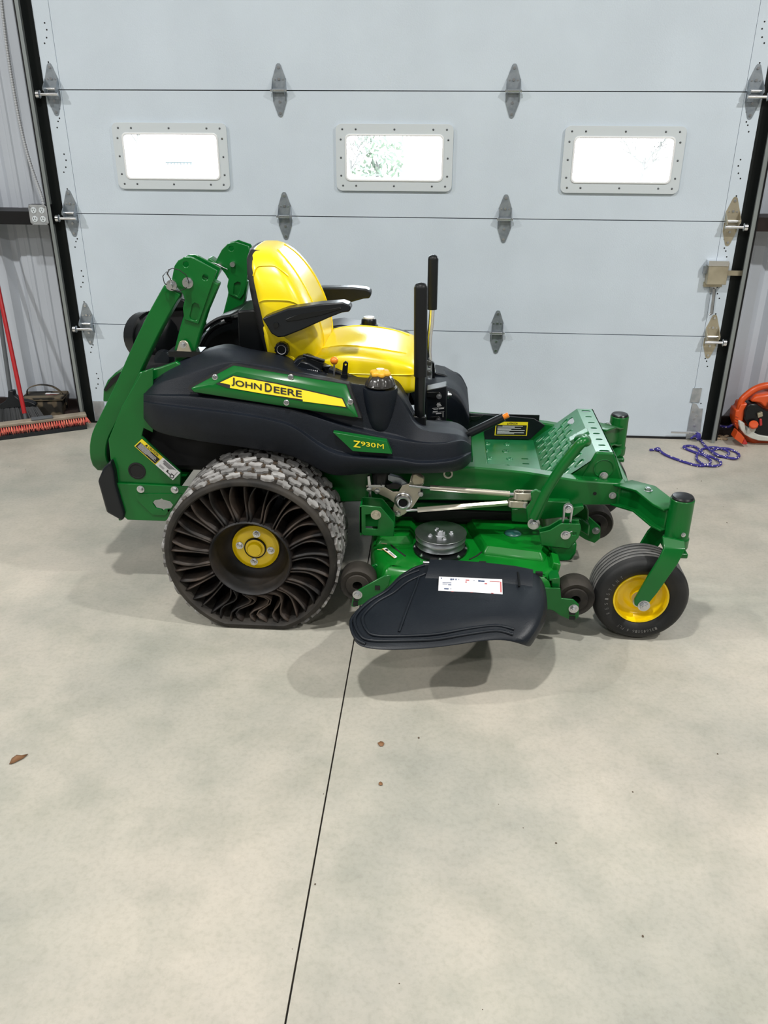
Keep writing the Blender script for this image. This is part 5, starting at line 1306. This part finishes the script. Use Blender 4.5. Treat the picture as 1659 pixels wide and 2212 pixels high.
MB().obox(cc+Vector((0,0,H_+.004)), ux*(W_/2+.010), uy*(D_/2+.010), Vector((0,0,.002))).obj('zip_trim', 'camo_trim', ld_)
MB().obox(cc+Vector((0,0,H_+.0185))-uy*.045, ux*(W_/2-.004), uy*.022, Vector((0,0,.0012))).obj('lid_band', 'camo_trim', ld_)
st = spline([cc+ux*(-W_/2-.004)*k+Vector((0,0,z)) for k, z in ((.86,H_*.95),(.84,H_+.045),(.6,H_+.070),(.1,H_+.082),(-.45,H_+.070),(-.85,H_+.030),(-1.0,H_*.85),(-1.03,H_*.6))], 4)
MB().rtube(st, .022, .004, uy).obj('strap', 'camo', cb)
zt_ = Vector((0,0,H_+.0196)); mb = MB()
q = [cc+ux*.0+uy*.0+zt_, cc+ux*.085+uy*.0+zt_, cc+ux*.085+uy*.035+zt_, cc+ux*.0+uy*.035+zt_]
add_patch(mb, q, 0, .35, .1, .9); add_patch(mb, q, .3, 1, .3, .7); mb.obj('lid_mark', 'label_white', ld_, smooth=0)
mb = MB(); add_patch(mb, shift(q, -uy*.008), .15, .95, -.15, .0); mb.obj('lid_stripe', 'print_red', ld_, smooth=0)

# ---- leaf blower at the right edge
bc = P(1672, 905, .03); YBF = -.06
lb = empty('leaf_blower', 'orange backpack-style leaf blower lying by the right wall', 'leaf blower', loc=(bc.x, .0, 0))
lb['label'] = 'orange handheld leaf blower standing by the right wall'
MB().lathe((bc.x, .14, bc.z), (0,-1,0), [(0, 0), (.17, 0), (.195, .02), (.205, .06), (.205, .13), (.195, .16), (.17, .175), (.12, .165), (0, .16)], 44).obj('fan_housing', 'orange', lb, smooth=50)
hx = [P(*c, YBF+.03) for c in CB([(455,960),(480,780),(540,640),(700,490),(860,380),(1040,305),(1217,275),(1420,285),(1600,350),(1750,480)])]
MB().tube(spline(hx, 5), .019, 14).obj('blower_handle', 'orange', lb, smooth=70)
MB().prism(pp(CB([(370,940),(440,940),(500,780),(720,770),(600,960),(560,1200),(440,1400),(420,1480),(370,1380),(330,1230),(345,1080)]), YBF), (0, .10, 0)).obj('side_shroud', 'orange', lb, bevel=.01)
mb = MB()
for k in range(4):
    p0, p1 = CB([(350-4*k, 1075+70*k), (430, 1120+75*k)]); mb.tube([P(*p0, YBF-.003), P(*p1, YBF-.003)], .0035, 6)
mb.obj('shroud_ribs', 'orange', lb, kind='stuff')
MB().prism(pp(CB([(760,720),(900,560),(1217,510),(1600,520),(1600,720),(1217,760),(1160,900),(1000,760)]), YBF-.005), (0, .09, 0)).obj('upper_shroud', 'orange', lb, bevel=.012)
MB().prism(pp(CB([(600,960),(680,810),(760,765),(920,775),(1060,880),(1180,960),(1500,1000),(1500,1650),(1000,1600),(850,1500),(700,1350),(600,1180)]), YBF-.02), (0, .08, 0)).obj('engine_cover', 'black', lb, bevel=.014)
mb = MB().obox(P(*CB([(1000,1050)])[0], YBF-.03), (.012,0,.006), (0,.01,0), (-.004,0,.012)); mb.obj('carburettor', 'brass_zinc', lb, bevel=.002)
MB().prism(pp(CB([(1000,1180),(1060,1170),(1070,1340),(1000,1360)]), YBF-.035), (0, .02, 0)).obj('primer_bracket', 'red', lb, bevel=.003)
tank = CB([(460,1240),(500,1235),(600,1290),(620,1440),(660,1520),(690,1430),(860,1450),(850,1540),(980,1600),(1217,1640),(1500,1620),(1560,1500),(1600,1560),(1500,1720),(1217,1760),(960,1745),(760,1680),(600,1590),(500,1460),(460,1340)])
MB().prism(pp(tank, YBF-.03), (0, .09, 0)).obj('fuel_tank', 'translucent', lb, bevel=.010)
ca = P(*CB([(790,1450)])[0], YBF-.01); cbp = P(*CB([(832,1330)])[0], YBF-.045); dd = (cbp-ca).normalized()
MB().cyl(ca, cbp, .020, .017, n=18).obj('filler_neck', 'translucent', lb)
MB().lathe(cbp-dd*.008, dd, [(0,0),(.0235, 0), (.025, .003), (.025, .018), (.022, .021), (0, .022)], 28, fn=lambda r, h, a: r*(1+.04*math.cos(12*a)*(r > .023))).obj('tank_cap', 'orange', lb)
ft_ = MB(); q = [P(*c, YBF-.05) for c in CB([(420,1500),(530,1590),(600,1680),(530,1840),(320,1690)])]
MB().prism(q, (0, .07, 0)).obj('blower_foot', 'orange', lb, bevel=.003)
q = CB([(600,1690),(680,1820),(640,1850),(540,1845)]); MB().prism(pp(q, YBF-.055), (0, .05, 0)).obj('foot_end', 'red', lb, bevel=.002)

# ---- blue rope
CR = crop(1380, 420, 3.566)
rp = CR([(85,1968),(115,1966),(145,1962),(200,2003),(300,2044),(400,2076),(470,2090),(530,2082),(553,2052),(510,2015),(440,1990),(370,1962),(345,1944),(385,1936),(440,1948),(466,1975),(450,2005),(446,2040),(490,2075),(570,2092),(622,2084),(630,2062),(580,2030),(500,2000),(482,1970),(520,1952),(600,1950),(670,1970),(694,1995),(660,2018),(600,2008),(565,1980),(600,1960),(680,1958),(745,1982),(773,2010),(750,2032),(690,2030),(620,2012),(570,1985),(530,1955),(500,1925),(475,1890)])
z_ = [.0085+.006*((i*7) % 3 == 0)*(8 < i < 40) for i in range(len(rp))]
pts = [PZ(x, y, z) for (x, y), z in zip(rp, z_)]+[P(*CR([(462,1862)])[0], -.055), P(*CR([(452,1840)])[0], -.04), P(*CR([(440,1835)])[0], -.02)]
ro = MB().tube(spline(pts, 5), .0072, 8).obj('rope', 'rope', smooth=70); tag(ro, 'blue braided rope coiled on the floor and tied to the door', 'rope')
MB().ball(PZ(*CR([(146,1964)])[0], .012), .015, sq=(1.1,1,.8)).obj('rope_knot', 'rope', ro); MB().ball(P(*CR([(458,1866)])[0], -.05), .016, sq=(.9,.8,1.5)).obj('rope_knot', 'rope', ro)
MB().tube([P(*c, -.045) for c in CR([(455,1850),(425,1862),(400,1880)])], .006, 8).obj('rope_tail', 'rope', ro)
r2 = MB().tube(spline([P(*c, .05) for c in CR([(568,1742),(600,1768),(640,1786),(690,1790),(722,1772),(738,1752)])], 5), .0072, 8).obj('rope_piece', 'rope', smooth=70)
tag(r2, 'short length of blue rope hanging between the track and the blower', 'rope')

# ---- dry leaf and scraps on the floor
lp = [PZ(x, y, .003) for x, y in ((20,1651),(26,1638),(36,1631),(48,1632),(61,1629),(50,1638),(40,1643),(30,1648))]
lf = MB(); c = sum(lp, Vector())/len(lp); k = len(lp)
lf.add(lp+[c+Vector((0,0,.009))], [(i, (i+1) % k, k) for i in range(k)]); tag(lf.obj('dry_leaf', 'leaf_brown', solid=.001), 'curled brown dry leaf on the floor at the left', 'leaf')
random.seed(11)
for (x, y, r, nm, lbt) in ((823,1608,.012,'leaf_scrap','larger brown leaf scrap right of the floor joint'), (823,1694,.008,'leaf_scrap','smaller brown leaf scrap below the other one near the joint')):
    p = PZ(x, y, 0); m5 = [Vector((p.x+r*random.uniform(.6,1.1)*math.cos(a), p.y+r*random.uniform(.6,1.1)*math.sin(a), .002+random.uniform(0,.003))) for a in [2*PI*i/7 for i in range(7)]]
    tag(MB().add(m5, [tuple(range(7))]).obj(nm, 'leaf_brown', solid=.0012), lbt, 'leaf', 'leaf scraps')
mb = MB()
for k in range(150):
    x, y = random.uniform(-2.2, 2.4), random.uniform(-4.1, -.6)
    if y > -2.7 and -1.3 < x < 1.5: continue
    r = random.uniform(.0010, .0032)
    mb.ball((x, y, r*.5), r, 5, sq=(1, random.uniform(.6, 1.6), .5))
tag(mb.obj('floor_grit', 'dirt'), 'dark specks of grit scattered on the concrete', 'grit', kind='stuff')
mb = MB()
for x0, x1 in ((1.93, 2.0), (-1.98, -1.93)):
    for k in range(26): x, y = random.uniform(x0, x1), random.uniform(-.0, .07); mb.ball((x, y, .006), random.uniform(.004, .013), 6, sq=(1.3, 1, .6))
tag(mb.obj('dirt_crumbs', 'crumbs'), 'tan crumbs of dirt along the foot of the walls', 'dirt', kind='stuff')

# ================================================================== OUTSIDE, SEEN THROUGH THE WINDOWS
tag(MB().box((-60, .6, -.35), (60, 90, -.25)).obj('yard_ground', 'ground'), 'pale bright yard outside the windows', 'ground', kind=S)
def tree(name, px, pbase, Y, h, seed, label, spread=1.0):
    random.seed(seed); b = P(px, pbase, Y); b.z = -.25
    t = empty(name, label, 'tree', 'bare trees outside', loc=tuple(b)); mb = MB()
    def br(p, dr, L, r, dep):
        q = p+dr*L; mid_ = lerp(p, q, .5)+Vector((random.uniform(-1,1), 0, random.uniform(-1,1)))*L*.07
        mb.tube([p, mid_, q], [r, r*.85, r*.65], 6, caps=False)
        if dep == 0: return
        for i in range(3 if dep > 1 else 2):
            nd = (dr+Vector((random.uniform(-1,1)*spread, random.uniform(-.6,.6), random.uniform(-.25,.6)))).normalized(); br(lerp(mid_, q, random.random()), nd, L*random.uniform(.55,.8), r*.6, dep-1)
    br(b, Vector((.05, 0, 1)).normalized(), h*.28, h*.022, 5); mb.obj('branches', 'bark', t, smooth=60); return t
tree('bare_tree', 757, 395, 22, 2.6, 4, 'leafless tree seen at the left of the middle window')
tree('bare_tree', 1385, 385, 24, 2.8, 9, 'leafless tree seen at the right of the right-hand window', 1.5)
tree('bare_tree', 300, 375, 34, 3.2, 21, 'leafless tree seen at the left of the left-hand window')
random.seed(2); mb = MB(); ev = P(815, 340, 26)
for k in range(260):
    c = ev+Vector((random.gauss(0, .55), random.gauss(0, .4), random.gauss(0, .55))); dv = Vector((random.uniform(-1,1), random.uniform(-1,1), random.uniform(-1,1))).normalized(); e_ = dv.orthogonal().normalized()
    mb.add([c+dv*.18, c-dv*.18+e_*.07, c-dv*.1-e_*.07], [(0,1,2)])
ev_o = empty('evergreen_bush', 'green bush seen through the middle window', 'bush', loc=(ev.x, 26, -.25)); mb.obj('foliage', 'foliage', ev_o, kind='stuff'); MB().cyl((ev.x, 26, -.25), (ev.x, 26, ev.z), .06, n=8).obj('trunk', 'bark', ev_o)
def house(name, px0, px1, py0, py1, Y, m, label, cat, dep=2.0):
    a, b = P(px0, py1, Y), P(px1, py0, Y); t = empty(name, label, cat, loc=((a.x+b.x)/2, Y, -.25))
    MB().box((a.x, Y, -.25), (b.x, Y+dep, b.z)).obj('body', m, t); MB().prism([Vector((a.x-.1, Y-.1, b.z)), Vector((b.x+.1, Y-.1, b.z)), Vector((b.x+.1, Y+dep+.1, b.z)), Vector((a.x-.1, Y+dep+.1, b.z))], (0,0,.08)).obj('roof', m, t); return t
h_ = house('storage_shed', 360, 414, 350, 381, 32, 'pale_shed', 'small pale blue shed seen through the left-hand window', 'shed')
for k in range(8):
    a, b = P(360+k*7, 378, 32), P(361.5+k*7, 353, 32); MB().box((a.x, 31.97, a.z), (b.x, 32.0, b.z)).obj('siding_rib', 'trailer_white', h_)
h_ = house('white_trailer', 862, 958, 341, 377, 30, 'trailer_white', 'white trailer seen through the middle window', 'trailer')
h_ = house('white_camper', 1180, 1283, 318, 402, 22, 'trailer_white', 'white camper with a square window seen through the right-hand window', 'camper')
a, b = P(1245, 385, 22), P(1267, 355, 22); MB().box((a.x, 21.96, a.z), (b.x, 22.0, b.z)).obj('camper_window', 'pale_shed', h_, bevel=.03)
fe = empty('yard_fence', 'low tan rail fence seen through the middle window', 'fence', loc=(P(860, 388, 24).x, 24, -.25))
for k in range(14):
    a = P(776+k*14, 394, 24); MB().box((a.x-.03, 23.97, -.25), (a.x+.03, 24.03, P(776, 386, 24).z)).obj('picket', 'fence_tan', fe)
a, b = P(772, 390, 24), P(962, 390, 24); MB().box((a.x, 23.94, a.z-.02), (b.x, 23.97, a.z+.03)).obj('fence_rail', 'fence_tan', fe)
